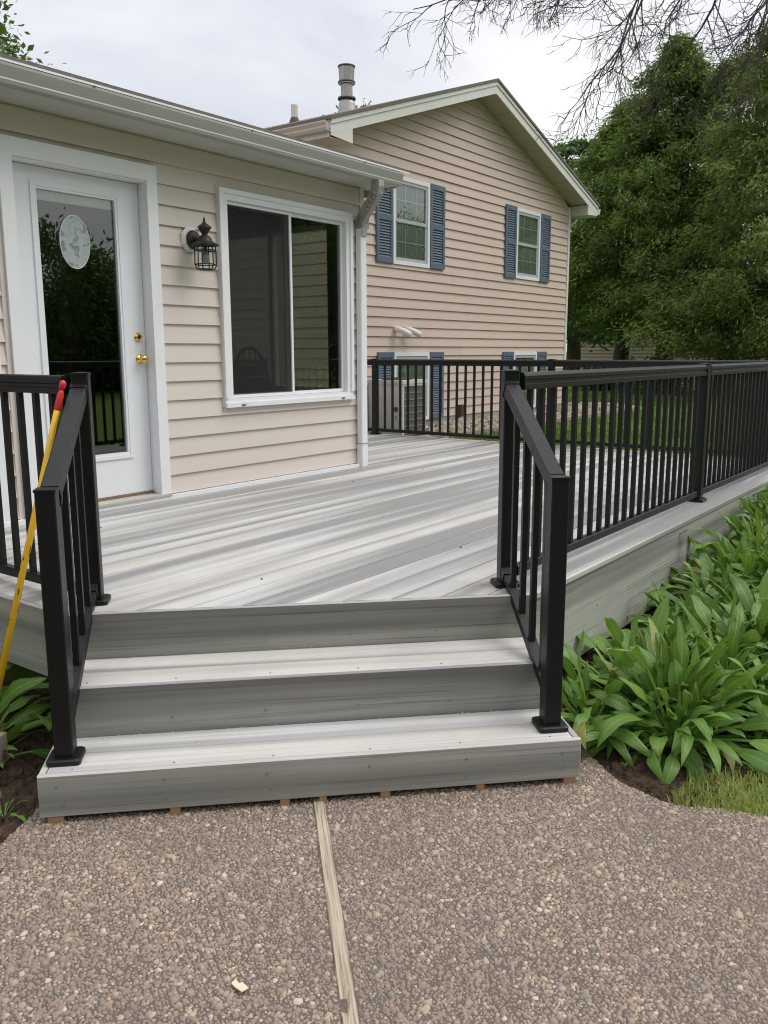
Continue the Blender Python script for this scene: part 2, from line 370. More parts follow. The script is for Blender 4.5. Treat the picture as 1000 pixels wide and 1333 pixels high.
def clip_poly(poly, a, b, c):       # keep a*x+b*y>=c
    out = []
    for i in range(len(poly)):
        p, q = poly[i], poly[(i+1) % len(poly)]; dp = a*p[0]+b*p[1]-c; dq = a*q[0]+b*q[1]-c
        if dp >= 0: out.append(p)
        if dp*dq < 0: t = dp/(dp-dq); out.append((p[0]+(q[0]-p[0])*t, p[1]+(q[1]-p[1])*t))
    return out
def plank(name, O, L, Wd, T, poly, thick, parent, mat=None):
    """poly in (along, across) metres on the face at O; thickness goes along -T; edges softened."""
    O, L, Wd, T = map(Vector, (O, L, Wd, T)); n = len(poly); c = .0025
    cxm = sum(p[0] for p in poly)/n; cym = sum(p[1] for p in poly)/n
    y0 = min(p[1] for p in poly); y1 = max(p[1] for p in poly); x0 = min(p[0] for p in poly); x1 = max(p[0] for p in poly)
    ins = [(cxm+(p[0]-cxm)*(1-2*c/max(.02, x1-x0)), cym+(p[1]-cym)*(1-2*c/max(.02, y1-y0))) for p in poly]
    vs = []; uv = []
    for pl, d in ((ins, 0), (poly, c), (poly, thick)):
        for p in pl: vs.append(O+L*p[0]+Wd*p[1]-T*d); uv.append((p[0], p[1]+(0 if d < .004 else d)))
    fs = [tuple(range(n)), tuple(range(3*n-1, 2*n-1, -1))]
    for r in (0, 1):
        for i in range(n): fs.append((r*n+(i+1) % n, r*n+i, (r+1)*n+i, (r+1)*n+(i+1) % n))
    mb = MB(); mb.add(vs, fs)
    if L.cross(Wd).dot(T) < 0: mb.f = [tuple(reversed(f)) for f in mb.f]
    o = mb.build(name, mat or COMP, parent, uvs=uv)
    if mat:                                   # edges keep the undarkened decking tone, painting the sky-lit top edge
        o.data.materials.append(COMP)
        for p_ in o.data.polygons[2:]: p_.material_index = 1
    return o
def rect(l, w): return [(0, 0), (l, 0), (l, w), (0, w)]

# ---------------------------------------------------------------- terrain
def sstep(a, b, x):
    t = np.clip((x-a)/(b-a), 0, 1); return t*t*(3-2*t)
PZ = -.54
def ground_z(x, y):
    x = np.asarray(x, float); y = np.asarray(y, float)
    z = -.575+.46*sstep(3.2, 9.0, x)*sstep(-6, 2, y+0*x)
    z = z+.08*sstep(2.9, 5.2, x)*0
    z = z+.02*np.sin(x*1.3)*np.sin(y*1.1)
    return z
xs = np.unique(np.concatenate([np.linspace(-1200, -30, 14), np.linspace(-30, -4, 14), np.arange(-4, 20, .4), np.linspace(20, 60, 30), np.linspace(60, 1500, 16)]))
ys = np.unique(np.concatenate([np.linspace(-1200, -30, 14), np.linspace(-30, -6, 12), np.arange(-6, 16, .4), np.linspace(16, 60, 30), np.linspace(60, 1500, 16)]))
GX, GY = np.meshgrid(xs, ys, indexing='ij'); GZ = ground_z(GX, GY)
nx, ny = GX.shape; idx = np.arange(nx*ny).reshape(nx, ny)
F = np.stack([idx[:-1, :-1], idx[1:, :-1], idx[1:, 1:], idx[:-1, 1:]], -1).reshape(-1, 4)
lawn = link('lawn', np_mesh('lawn', np.stack([GX, GY, GZ], -1).reshape(-1, 3), F, LAWN, True)); tag(lawn, kind='structure')

def inpoly(px, py, poly):
    r = np.zeros(px.shape, bool); n = len(poly); j = n-1
    for i in range(n):
        xi, yi = poly[i]; xj, yj = poly[j]
        r ^= ((yi > py) != (yj > py)) & (px < (xj-xi)*(py-yi)/(yj-yi+1e-12)+xi); j = i
    return r
PATIO = [(3.25, 1.52), (3.03, 1.28), (2.93, 1.16), (2.855, 1.06), (2.815, .95), (2.80, .86), (2.82, .79), (2.86, .72), (2.90, .60), (2.94, .45), (2.99, .2), (3.02, -3.2),
         (-3.5, -3.2), (-3.5, .32), (.6, 2.16), (1.286, 2.481), (1.46, 2.57), (1.72, 2.72), (1.9, 2.87)]
patio = MB().extr([(x, y, PZ-.16) for x, y in PATIO], (0, 0, .16)).build('patio', MORTAR); tag(patio, kind='structure')
# bed sheets
def sheet(name, poly, mat, dz, step=.1, rough=.02, holes=()):
    x0, y0 = np.min(poly, 0); x1, y1 = np.max(poly, 0)
    gx, gy = np.meshgrid(np.arange(x0, x1+step, step), np.arange(y0, y1+step, step), indexing='ij')
    z = ground_z(gx, gy)+dz+rough*(np.sin(gx*13+gy*7)*np.sin(gy*17-gx*5)*.5+rng.normal(0, .45, gx.shape))
    ix = np.arange(gx.size).reshape(gx.shape); cxm = (gx[:-1, :-1]+gx[1:, 1:])/2; cym = (gy[:-1, :-1]+gy[1:, 1:])/2
    keep = inpoly(cxm, cym, poly)
    Fq = np.stack([ix[:-1, :-1], ix[1:, :-1], ix[1:, 1:], ix[:-1, 1:]], -1)[keep]
    o = link(name, np_mesh(name, np.stack([gx, gy, z], -1).reshape(-1, 3), Fq, mat, True)); return tag(o, kind='structure')
BEDR = [(2.65, 1.75), (2.75, 1.10), (2.70, .92), (2.72, .70), (3.12, .70), (3.5, .52), (4.1, .3), (5, .15), (9.6, .1), (9.6, 1.7)]
sheet('garden_bed', BEDR, SOIL, .012, .03, .014)
BEDL = [(-3.5, .3), (.6, 1.9), (1.286, 2.25), (1.5, 2.35), (2.1, 2.75), (2.1, 4.74), (-3.5, 4.74)]
sheet('garden_bed', BEDL, SOIL, .012, .03, .016)

# exposed aggregate: real pebbles where the camera can see them
def pebbles(name, pts, rad, zf, mat, parent=None, flat=.45):
    n = len(pts); K = 6; a0 = rng.uniform(0, 6.28, n); el = rng.uniform(.62, 1.0, n); ori = rng.uniform(0, 3.14, n)
    ang = a0[:, None]+np.arange(K)*2*math.pi/K+rng.uniform(-.25, .25, (n, K))
    rr = rad[:, None]*rng.uniform(.72, 1.18, (n, K))
    lx = np.cos(ang)*rr; ly = np.sin(ang)*rr*el[:, None]
    co, si = np.cos(ori)[:, None], np.sin(ori)[:, None]
    X = lx*co-ly*si; Y = lx*si+ly*co
    h = rad*flat*rng.uniform(.7, 1.25, n); tl = rng.normal(0, .18, (n, 2))
    V = np.zeros((n, 2*K+1, 3))
    V[:, :K, 0] = pts[:, 0:1]+X; V[:, :K, 1] = pts[:, 1:2]+Y; V[:, :K, 2] = zf[:, None]-.0015
    V[:, K:2*K, 0] = pts[:, 0:1]+X*.72; V[:, K:2*K, 1] = pts[:, 1:2]+Y*.72
    V[:, K:2*K, 2] = zf[:, None]+h[:, None]*.72+(X*tl[:, :1]+Y*tl[:, 1:])*.7
    V[:, 2*K, 0] = pts[:, 0]; V[:, 2*K, 1] = pts[:, 1]; V[:, 2*K, 2] = zf+h
    q = np.array([[k, (k+1) % K, K+(k+1) % K, K+k] for k in range(K)]); t = np.array([[K+k, K+(k+1) % K, 2*K, 2*K] for k in range(K)])
    base = (np.arange(n)*(2*K+1))[:, None, None]
    tri = np.concatenate([np.stack([q[:, 0], q[:, 1], q[:, 2]], 1), np.stack([q[:, 0], q[:, 2], q[:, 3]], 1), t[:, :3]])
    F3 = (tri[None]+base).reshape(-1, 3)
    me = np_mesh(name, V.reshape(-1, 3), F3, mat, True)
    return tag(link(name, me, parent), kind='stuff')
sp = .0104
gx, gy = np.meshgrid(np.arange(.35, 3.1, sp), np.arange(-.1, 2.85, sp*.88), indexing='ij')
gx = gx.copy(); gx[:, ::2] += sp/2
px = (gx+rng.uniform(-.36, .36, gx.shape)*sp).ravel(); py = (gy+rng.uniform(-.36, .36, gy.shape)*sp).ravel()
fwd = px*math.cos(YAW)+py*math.sin(YAW); lat = px*math.sin(YAW)-py*math.cos(YAW)
sS = (px-py)*S45; sK = (px+py)*S45
keep = inpoly(px, py, PATIO) & (fwd > 1.45) & (np.abs(lat) < fwd*.50+.12) & ~((np.abs(sS-.178) < .0235)) & (sK < 2.95)
px, py = px[keep], py[keep]
rad = np.clip(rng.lognormal(math.log(.0061), .32, len(px)), .0028, .0145)
pebbles('pebbles', np.stack([px, py], 1), rad, np.full(len(px), PZ), PEB, patio, .42)
# crumbly soil: clods on the beds near the camera
def clods(x0, x1, y0, y1, n, poly):
    cx_ = rng.uniform(x0, x1, n); cy_ = rng.uniform(y0, y1, n); k_ = inpoly(cx_, cy_, poly) & ~inpoly(cx_, cy_, PATIO); cx_, cy_ = cx_[k_], cy_[k_]
    pebbles('soil_clods', np.stack([cx_, cy_], 1), np.clip(rng.lognormal(math.log(.0075), .5, len(cx_)), .003, .03), ground_z(cx_, cy_)+.014, SOIL, None, .8)
clods(1.0, 2.0, 2.3, 3.6, 5200, BEDL); clods(2.8, 3.9, .5, 1.5, 5200, BEDR)
for o_, lb_ in zip([o for o in bpy.data.objects if o.name.startswith('soil_clods')], ('crumbly dark soil left of the steps', 'crumbly brown soil under the front hosta')): o_['label'] = lb_; o_['category'] = 'soil'
# wooden expansion strip set in the slab
mb = MB(); A = SK(.178, .2, PZ+.0035); n_ = 60; uvs = []
for i in range(n_+1):
    k = .2+2.85*i/n_
    for j, w in enumerate((-.0215, -.017, -.006, .006, .017, .0215)):
        jig = rnd.uniform(-.0018, .0018) if j in (0, 5) else 0
        dz = -.010 if j in (0, 5) else rnd.uniform(-.0012, .0012)
        if abs(k-1.80) < .03 and j in (1, 2): dz -= .012
        mb.v.append(tuple(SK(.178+w+jig, k, PZ+.0065+dz))); uvs.append((k, w))
for i in range(n_):
    for j in range(5): a = i*6+j; mb.f.append((a, a+1, a+7, a+6))
mb.build('wood_strip', STRIPW, patio, uvs=uvs)

# ---------------------------------------------------------------- deck
deck = thing('deck', 'low deck of grey-and-white streaked composite boards around the beige sunroom', 'deck', (3, 3, PZ))
PITCHB = .1445; GAP = .0075; K3 = 3.365; YF = 1.575; XL = 1.85; XR = 8.62
TH = .025
def deck_rows():
    y = 1.7342
    while y < 8.2:
        yield y+GAP/2, y+PITCHB-GAP/2; y += PITCHB
for y0, y1 in deck_rows():
    if y0 < 4.70:
        yy1 = min(y1, 4.715)
        poly = [(XL+.024, y0), (XR-.024, y0), (XR-.024, yy1), (XL+.024, yy1)]
        poly = clip_poly(poly, S45, S45, K3+.024)
    else: poly = [(6.09, y0), (XR-.024, y0), (XR-.024, y1), (6.09, y1)]
    if len(poly) < 3: continue
    x0 = min(p[0] for p in poly); yb = y0
    plank('board', (x0, yb, 0), (1, 0, 0), (0, 1, 0), (0, 0, 1), [(p[0]-x0, p[1]-yb) for p in poly], TH, deck)
# border board along the front edge
bp = clip_poly([(3.0, YF+.004), (XR, YF+.004), (XR, 1.7320), (3.0, 1.7320)], S45, S45, K3+.024)
x0 = min(p[0] for p in bp); plank('border_board', (x0, YF, .0), (1, 0, 0), (0, 1, 0), (0, 0, 1), [(p[0]-x0, p[1]-YF) for p in bp], TH, deck)
# fascias : front (facing -Y), left (facing -X), back (facing +X)
xa = 3.365/S45-YF+.02
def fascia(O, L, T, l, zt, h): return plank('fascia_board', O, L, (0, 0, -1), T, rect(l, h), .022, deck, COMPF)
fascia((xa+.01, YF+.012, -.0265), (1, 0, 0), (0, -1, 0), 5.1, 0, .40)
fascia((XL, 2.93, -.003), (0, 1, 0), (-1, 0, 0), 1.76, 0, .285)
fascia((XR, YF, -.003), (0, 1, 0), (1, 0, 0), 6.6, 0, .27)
# dark framing under the boards
fr = MB()
for y in np.arange(1.8, 4.7, .41): fr.box((max(XL+.1, 4.87-y), y, -.23), (XR-.1, y+.04, -TH-.003))
for y in np.arange(4.85, 8, .41): fr.box((6.15, y, -.23), (XR-.1, y+.04, -TH-.003))
fr.build('joist', simple('treated_lumber', (.16, .11, .06), .9, .2, 5), deck)
# screws on the front fascia
sc = MB()
def screw(mb, P, N, r=.0052): mb.lathe([(r, 0), (r, .0015), (r*.6, .0022), (r*.35, .0008)], P, 8, N)
for x in np.arange(3.35, 8.3, .405):
    for z in (-.065, -.215): screw(sc, (x+.12, YF+.012, z), (0, -1, 0))
for y in np.arange(3.0, 4.6, .4):
    for z in (-.06, -.15, -.23): screw(sc, (XL, y, z), (-1, 0, 0))
tag(sc.build('screw', SCREWM, deck), kind='stuff')

# ---------------------------------------------------------------- stairs
st = thing('deck_stairs', 'grey composite steps with three risers leading up to the deck', 'stairs', SK(.19, 3.0, PZ))
SL, SR = -.745, 1.122; WID = SR-SL; R1 = -.182; R2 = -.368; K2 = 3.055; K1 = 2.765
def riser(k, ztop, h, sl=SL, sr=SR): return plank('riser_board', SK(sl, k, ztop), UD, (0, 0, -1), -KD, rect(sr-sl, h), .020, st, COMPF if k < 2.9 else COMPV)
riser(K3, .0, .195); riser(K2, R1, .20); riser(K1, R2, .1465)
def tread(k0, w, z, sl, sr): plank('tread_board', SK(sl, k0, z), UD, KD, (0, 0, 1), rect(sr-sl, w), .025, st)
tread(K2+.0225, .1375, R1-.001, SL+.024, SR-.024); tread(K2+.1645, .142, R1-.001, SL+.024, SR-.024)
tread(K1+.0225, .1375, R2-.001, SL+.024, SR-.024); tread(K1+.1645, .124, R2-.001, SL+.024, SR-.024)
for s_, T in ((SL, -UD), (SR, UD)):
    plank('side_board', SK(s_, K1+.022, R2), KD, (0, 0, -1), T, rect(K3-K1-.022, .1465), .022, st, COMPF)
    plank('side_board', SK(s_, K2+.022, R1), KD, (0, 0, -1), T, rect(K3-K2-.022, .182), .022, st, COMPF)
sc = MB()
for k, zs in ((K3, (-.052, -.135)), (K2, (R1-.050, R1-.130)), (K1, (R2-.045, R2-.105))):
    for i, s_ in enumerate(np.linspace(SL+.065, SR-.065, 6)):
        for z in zs: screw(sc, SK(s_+rnd.uniform(-.012, .012), k, z+rnd.uniform(-.006, .006)), -KD)
for k, z in ((K1+.04, R2), (K2+.05, R1)):
    for s_ in np.linspace(SL+.1, SR-.1, 6): screw(sc, SK(s_+rnd.uniform(-.01, .01), k, z-.0005), ZD, .0035)
tag(sc.build('screw', SCREWM, st), kind='stuff')
# dark cavity framing under the bottom box
MB().obox(SK(.19, 3.05, -.47), UD*.90, KD*.26, ZD*.045).build('stringer', simple('stringer_wood', (.12, .08, .045), .9), st)

ordn = ['leftmost', 'second from the left', 'third from the left', 'fourth from the left', 'fifth from the left', 'sixth from the left', 'rightmost']
for i, (xp, w) in enumerate(((66, .045), (213, .030), (353, .030), (403, .022), (486, .030), (616, .026), (742, .040))):
    s_ = SL+(xp-47)/709*WID
    mb = MB(); mb.obox(SK(s_, K1+.045, (PZ-.5135)/2+.0), UD*w*.55, KD*.043, ZD*.0132)
    # taper the front end a little
    o = mb.build('wood_shim', SHIM); tag(o, ordn[i]+' tan wood shim wedged under the bottom step', 'shim', 'wood shims under the bottom step')

# curls of plastic sawdust swept against the risers
Vn = []; Fn = []
for i in range(130):
    if i < 55: s_ = rnd.uniform(SL+.04, SR-.05); k = K2-.003-abs(rnd.gauss(0, .012)); z = R2
    elif i < 95: s_ = rnd.uniform(SL+.04, SR-.05); k = K3-.004-abs(rnd.gauss(0, .03)); z = R1
    else: s_ = rnd.uniform(SL+.04, SR-.05); k = rnd.uniform(K1+.02, K2); z = R2
    if rnd.random() < .35: s_ = [-.55, -.1, .75, .95][i % 4]+rnd.gauss(0, .05)
    s_ = max(SL+.04, min(SR-.04, s_)); a = rnd.uniform(0, 6.28); l = rnd.uniform(.0015, .0045)
    P = SK(s_, k, z+.001); d = Vector((math.cos(a), math.sin(a), 0)); q = Vector((-d.y, d.x, 0)); b0 = len(Vn)
    Vn += [P-d*l-q*.001, P-d*l+q*.001, P+q*.001+ZD*.003, P-q*.001+ZD*.003, P+d*l+q*.001, P+d*l-q*.001]; Fn += [(b0, b0+1, b0+2, b0+3), (b0+3, b0+2, b0+4, b0+5)]
mb = MB(); mb.add(Vn, Fn); tag(mb.build('plastic_shavings', simple('shaving', (.72, .70, .66), .6)), 'pale drilling shavings swept along the stair risers', 'shavings', kind='stuff')
# dark crumbs scattered on the deck
mb = MB()
for i in range(12):
    x = rnd.uniform(2.6, 8.2); y = rnd.uniform(2.0, 4.6)
    if x+y < 4.9: continue
    a = rnd.uniform(0, 3.14); l = rnd.uniform(.003, .008); d = Vector((math.cos(a), math.sin(a), 0)); q = Vector((-d.y, d.x, 0))
    mb.obox((x, y, .002), d*l, q*rnd.uniform(.002, .004), ZD*.002)
tag(mb.build('leaf_crumbs', simple('crumb', (.10, .075, .05), .9)), 'small brown plant crumbs scattered on the deck boards', 'debris', kind='stuff')

# ---------------------------------------------------------------- railings
PW = .064
def post_parts(parent, P, ztop, rotz, base_z):
    """post (with cap and base plate as sub-parts) at P=(x,y)"""
    h = ztop-base_z; c, s_ = math.cos(rotz), math.sin(rotz)
    ax, ay = Vector((c, s_, 0)), Vector((-s_, c, 0)); hw = PW/2; ch = .004
    prof = [(hw, -hw+ch), (hw, hw-ch), (hw-ch, hw), (-hw+ch, hw), (-hw, hw-ch), (-hw, -hw+ch), (-hw+ch, -hw), (hw-ch, -hw)]
    mb = MB(); mb.extr([Vector((P[0], P[1], base_z))+ax*a+ay*b for a, b in prof], (0, 0, h-.012)); po = mb.build('post', BLACK, parent)
    mb = MB(); hc_ = hw+.003
    top = [Vector((P[0], P[1], ztop-.012))+ax*a*hc_/hw+ay*b*hc_/hw for a, b in prof]
    mid = [p+ZD*.008 for p in top]; ap = [Vector((P[0], P[1], ztop))+ax*a*.12+ay*b*.12 for a, b in prof]
    n = 8; mb.add(top+mid+ap, [(i, (i+1) % n, n+(i+1) % n, n+i) for i in range(n)]+[(n+i, n+(i+1) % n, 2*n+(i+1) % n, 2*n+i) for i in range(n)]+[tuple(range(2*n, 3*n)), tuple(range(n-1, -1, -1))])
    mb.build('cap', BLACK, po)
    mb = MB(); hb = .056; cb = .012
    def ring(q, z): return [Vector((P[0], P[1], z))+ax*a+ay*b for a, b in ((q, -q+cb), (q, q-cb), (q-cb*.3, q-cb*.3), (q-cb, q), (-q+cb, q), (-q+cb*.3, q-cb*.3), (-q, q-cb), (-q, -q+cb), (-q+cb*.3, -q+cb*.3), (-q+cb, -q), (q-cb, -q), (q-cb*.3, -q+cb*.3))]
    n = 12; mb.add(ring(hb, base_z+.0015)+ring(hb, base_z+.016)+ring(hb-.005, base_z+.021), [(r*n+i, r*n+(i+1) % n, (r+1)*n+(i+1) % n, (r+1)*n+i) for r in (0, 1) for i in range(n)]+[tuple(range(2*n, 3*n))])
    mb.build('base_plate', BLACK, po)
    return po
TOPR = [(-.030, -.072), (.030, -.072), (.030, -.016), (.024, -.004), (.012, 0), (-.012, 0), (-.024, -.004), (-.030, -.016)]
TOPG = [(-.030, -.072), (.030, -.072), (.030, -.050), (.026, -.047), (.026, -.034), (.031, -.030), (.031, -.014), (.024, -.004), (.012, 0), (-.012, 0), (-.024, -.004), (-.031, -.014), (-.031, -.030), (-.026, -.034), (-.026, -.047), (-.030, -.050)]
BOTR = [(-.020, 0), (.020, 0), (.020, .034), (.016, .038), (-.016, .038), (-.020, .034)]
BAL = mesh_of(MB().box((-.0112, -.0112, .070), (.0112, .0112, .846)), 'baluster', BLACK)
def section(parent, A, B, n, zt=.913, zb=.038, hw=PW/2):
    A, B = Vector((A[0], A[1], 0)), Vector((B[0], B[1], 0)); d = (B-A).normalized(); a = A+d*hw; b = B-d*hw
    MB().sweep(TOPG, a+d*.014+ZD*zt, b-d*.014+ZD*zt).build('top_rail', BLACK, parent)
    MB().sweep(BOTR, a+ZD*zb, b+ZD*zb).build('bottom_rail', BLACK, parent)
    br = [(x*1.12, y*1.05+.001) for x, y in TOPR]
    for P, q in ((a, 1), (b, -1)):
        MB().sweep(br, P+ZD*(zt+.002), P+d*q*.013+ZD*(zt+.002)).build('bracket', BLACK, parent)
        MB().sweep([(x*1.25, y*1.15-.003) for x, y in BOTR], P+ZD*zb, P+d*q*.02+ZD*zb).build('bracket', BLACK, parent)
    ang = math.atan2(d.y, d.x)
    for i in range(n):
        P = a+(b-a)*((i+1)/(n+1)); place('baluster', BAL, parent, (P.x, P.y, 0), ang)
UR = SK(1.055, 3.53); UL = SK(-.668, 3.53); LR = SK(1.045, 2.885); LL = SK(-.675, 2.885)
fr_ = thing('railing', 'black metal deck railing running beside the hosta bed', 'railing', (UR.x, UR.y, 0), 'black deck railings')
YR = 1.742
post_parts(fr_, (5.90, YR), .922, 0, 0); post_parts(fr_, (8.50, YR), .922, 0, 0)
section(fr_, (3.262, YR), (5.90, YR), 21); section(fr_, (5.90, YR), (8.50, YR), 21)
bk_ = thing('railing', 'black metal deck railing at the far end before the air conditioner', 'railing', (8.5, 4, 0), 'black deck railings')
post_parts(bk_, (8.50, 4.10), .922, 0, 0); post_parts(bk_, (8.50, 6.44), .922, 0, 0)
section(bk_, (8.50, YR), (8.50, 4.10), 19); section(bk_, (8.50, 4.10), (8.50, 6.44), 19); section(bk_, (8.50, 6.44), (8.50, 8.3), 14)
lf_ = thing('railing', 'black metal deck railing in front of the white door', 'railing', (UL.x, UL.y, 0), 'black deck railings')
section(lf_, (1.995, UL.y+.005), (1.995, 4.68), 13)

def stair_rail(nm, P_up, P_lo, s_, side):
    t = thing('stair_railing', nm, 'railing', (P_lo.x, P_lo.y, R2), 'black stair railings')
    rz = math.atan2(UD.y, UD.x)
    post_parts(t, P_up, .927, rz, 0); post_parts(t, P_lo, .573, rz, R2)
    ku, kl = 3.53-PW/2, 2.885+PW/2
    upv = (0, 0, 1)
    A, B = SK(s_, ku, .878), SK(s_, kl, .572)
    d = (B-A).normalized()
    MB().sweep([(-.030, -.048), (.030, -.048), (.030, -.004), (.026, 0), (-.026, 0), (-.030, -.004)], A+d*.016, B).build('top_rail', BLACK, t)
    MB().sweep([(-.033, -.062), (.033, -.062), (.033, -.004), (.029, .003), (-.029, .003), (-.033, -.004)], A-d*.01, A+d*.022).build('bracket', BLACK, t)
    MB().sweep([(-.024, -.085), (.024, -.085), (.031, -.046), (-.031, -.046)], B-d*.025, B).build('bracket', BLACK, t)
    C, D = SK(s_, ku, .082), SK(s_, kl, -.232)
    MB().sweep([(-.020, -.034), (.020, -.034), (.020, 0), (-.020, 0)], C, D).build('bottom_rail', BLACK, t)
    MB().sweep([(-.024, -.042), (.024, -.042), (.024, .006), (-.024, .006)], C, C+(D-C)*.06).build('bracket', BLACK, t)
    for i in range(4):
        f = (i+.72)/4.35; k = ku+(kl-ku)*f; z1 = .878+(.572-.878)*f-.04; z0 = .082+(-.232-.082)*f-.008
        MB().obox(SK(s_, k, (z0+z1)/2), UD*.0112, KD*.0112, ZD*(z1-z0)/2).build('baluster', BLACK, t)
    return t
stair_rail('black sloping stair railing on the right, beside the hostas', UR, LR, 1.05, 1)
stair_rail('black sloping stair railing on the left, with the yellow pole leaning on it', UL, LL, -.672, -1)

# ---------------------------------------------------------------- wall pieces
def rects_minus(x0, x1, z0, z1, holes):
    rs = [(x0, x1, z0, z1)]
    for hx0, hx1, hz0, hz1 in holes:
        nr = []
        for a, b, c, d in rs:
            if hx1 <= a or hx0 >= b or hz1 <= c or hz0 >= d: nr.append((a, b, c, d)); continue
            if hx0 > a: nr.append((a, hx0, c, d))
            if hx1 < b: nr.append((hx1, b, c, d))
            m0, m1 = max(a, hx0), min(b, hx1)
            if hz0 > c: nr.append((m0, m1, c, hz0))
            if hz1 < d: nr.append((m0, m1, hz1, d))
        rs = nr
    return rs
def course(parent, y, z0, z1, quads, mat, lip=.017):
    """lapped siding course facing -Y, one piece per run; quads: ((xa,xb,za),(xa2,xb2,zb))"""
    hz = z1-z0
    f = lambda z: y-.003-lip*(1-min(1, max(0, (z-z0)/hz)))
    runs = []
    rsd = random.Random(int((z0+.01)/(2*(.1275)))*7+int(y*10))
    for (xa, xb, za), (xc, xd, zb) in quads:          # vinyl comes in lengths: lapped joints, staggered course by course
        cut = [xa+rsd.uniform(.6, 3.6)]
        while cut[-1]+3.66 < xb-.4: cut.append(cut[-1]+3.66)
        cut = [c_ for c_ in cut if max(xa, xc)+.3 < c_ < min(xb, xd)-.3] if xb-xa > 2.2 else []
        e0, e1 = [(xa, xc)]+[(c_, c_) for c_ in cut], [(c_+.02, c_+.02) for c_ in cut]+[(xb, xd)]
        runs += [((p[0], q[0], za), (p[1], q[1], zb), .0016*(i % 2)) for i, (p, q) in enumerate(zip(e0, e1))]
    for (xa, xb, za), (xc, xd, zb), dy in runs:
        f = lambda z: y-.003-dy-lip*(1-min(1, max(0, (z-z0)/hz)))
        vs = [(xa, f(za), za), (xb, f(za), za), (xd, f(zb), zb), (xc, f(zb), zb)]; fs = [(0, 1, 2, 3)]
        if za <= z0+1e-6: vs += [(xa, y, za+.001), (xb, y, za+.001)]; fs.append((4, 5, 1, 0))
        MB().add(vs, fs).build('siding_course', mat, parent)

# ---------------------------------------------------------------- sunroom (porch wing) with the door
sr = thing('sunroom', 'beige sided single storey wing with white door and sliding window', 'house', (3.0, 4.74, 0))
YW = 4.74; XE = 6.06
DX0, DX1, DZ0, DZ1 = 2.845, 3.795, .045, 2.085         # door opening
WX0, WX1, WZ0, WZ1 = 4.405, 5.89, .605, 2.13           # window opening
holes_cut = [(DX0-.02, DX1+.02, -.3, DZ1+.02), (WX0+.06, WX1-.06, WZ0+.06, WZ1-.06), (1.2, 2.58, -.3, DZ1+.05)]
holes_sid = [(DX0-.075, DX1+.075, -.3, DZ1+.11), (WX0+.002, WX1-.002, WZ0+.002, WZ1-.002), (1.1, 2.70, -.3, DZ1+.11)]
mb = MB()
for a, b, c, d in rects_minus(-1.0, XE, -.10, 2.42, holes_cut): mb.box((a, YW, c), (b, YW+.12, d))
# end wall with an opening, back and left walls
EW = (5.02, 6.55, .66, 2.08)
for a, b, c, d in rects_minus(YW+.12, 8.6, -.10, 2.42, [EW]): mb.box((XE-.12, a, c), (XE, b, d))
mb.extr([(XE-.12, YW+.12, 2.42), (XE-.12, 8.6, 2.42), (XE-.12, 8.6, 3.40)], (.12, 0, 0))
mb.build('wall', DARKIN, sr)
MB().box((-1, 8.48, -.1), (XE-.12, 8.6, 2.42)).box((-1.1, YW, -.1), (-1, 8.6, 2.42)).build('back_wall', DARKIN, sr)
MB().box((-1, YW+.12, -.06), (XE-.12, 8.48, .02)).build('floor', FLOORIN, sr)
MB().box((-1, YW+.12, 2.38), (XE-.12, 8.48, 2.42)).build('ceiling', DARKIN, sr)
EX = .1283; z = .035
while z < 2.36:
    z1 = min(z+EX, 2.365)
    q = [((a, b, c), (a, b, d)) for a, b, c, d in rects_minus(-1.0, XE-.035, z, z1, holes_sid)]
    if q: course(sr, YW, z, z1, q, SIDE_P)
    z += EX
# end wall siding facing +X
mb = MB(); z = .035
while z < 2.38:
    for a, b, c, d in rects_minus(YW+.05, 8.6, z, z+EX, [(EW[0]-.06, EW[1]+.06, EW[2]-.06, EW[3]+.06)]):
        mb.add([(XE+.014, a, c), (XE+.014, b, c), (XE+.002, b, d), (XE+.002, a, d)], [(0, 1, 2, 3)])
    z += EX
mb.build('end_siding', SIDE_P, sr)
MB().box((XE-.035, YW-.022, .02), (XE+.02, YW, 2.36)).box((XE+.0, YW, .02), (XE+.021, YW+.05, 2.36)).build('corner_trim', SIDE_P, sr)
# beige channel round the window and left of the door
MB().box((WX0-.012, YW-.02, WZ0-.035), (WX0+.003, YW, WZ1+.022)).box((WX0-.012, YW-.021, WZ0-.03), (WX1+.02, YW, WZ0+.0)).build('channel_trim', SIDE_P, sr)
ch = MB(); ch.box((DX0-.100, YW-.022, .03), (DX0-.0715, YW, DZ1+.1))
ch.build('channel_trim', SIDE_P, sr)
MB().box((-1, YW-.055, .002), (XE+.01, YW-.001, .030)).build('ledger_flashing', WHITE, sr)
# eaves
GYF = 4.375
MB().box((-1, 4.44, 2.362), (XE+.14, YW+.02, 2.372)).build('soffit', SOFF, sr)
MB().box((-1, 4.425, 2.355), (XE+.14, 4.44, 2.47)).build('fascia', OFFW, sr)
gp = [(0, .0), (-.052, 0), (-.058, .004), (-.064, .022), (-.060, .030), (-.072, .062), (-.080, .085), (-.080, .098), (-.071, .101), (-.071, .094), (-.066, .060), (-.05, .008), (-.004, .008), (-.004, .10), (0, .10)]
mb = MB(); n = len(gp); X0, X1 = -1.0, 6.14
mb.add([(X, 4.424+y, 2.350+z) for X in (X0, X1) for y, z in gp], [(i, (i+1) % n, n+(i+1) % n, n+i) for i in range(n)])
mb.add([(X1, 4.424+y, 2.350+z) for y, z in gp[:9]]+[(X1, 4.424, 2.45)], [tuple(range(10))])
gut = mb.build('gutter', OFFW, sr)
mb = MB()
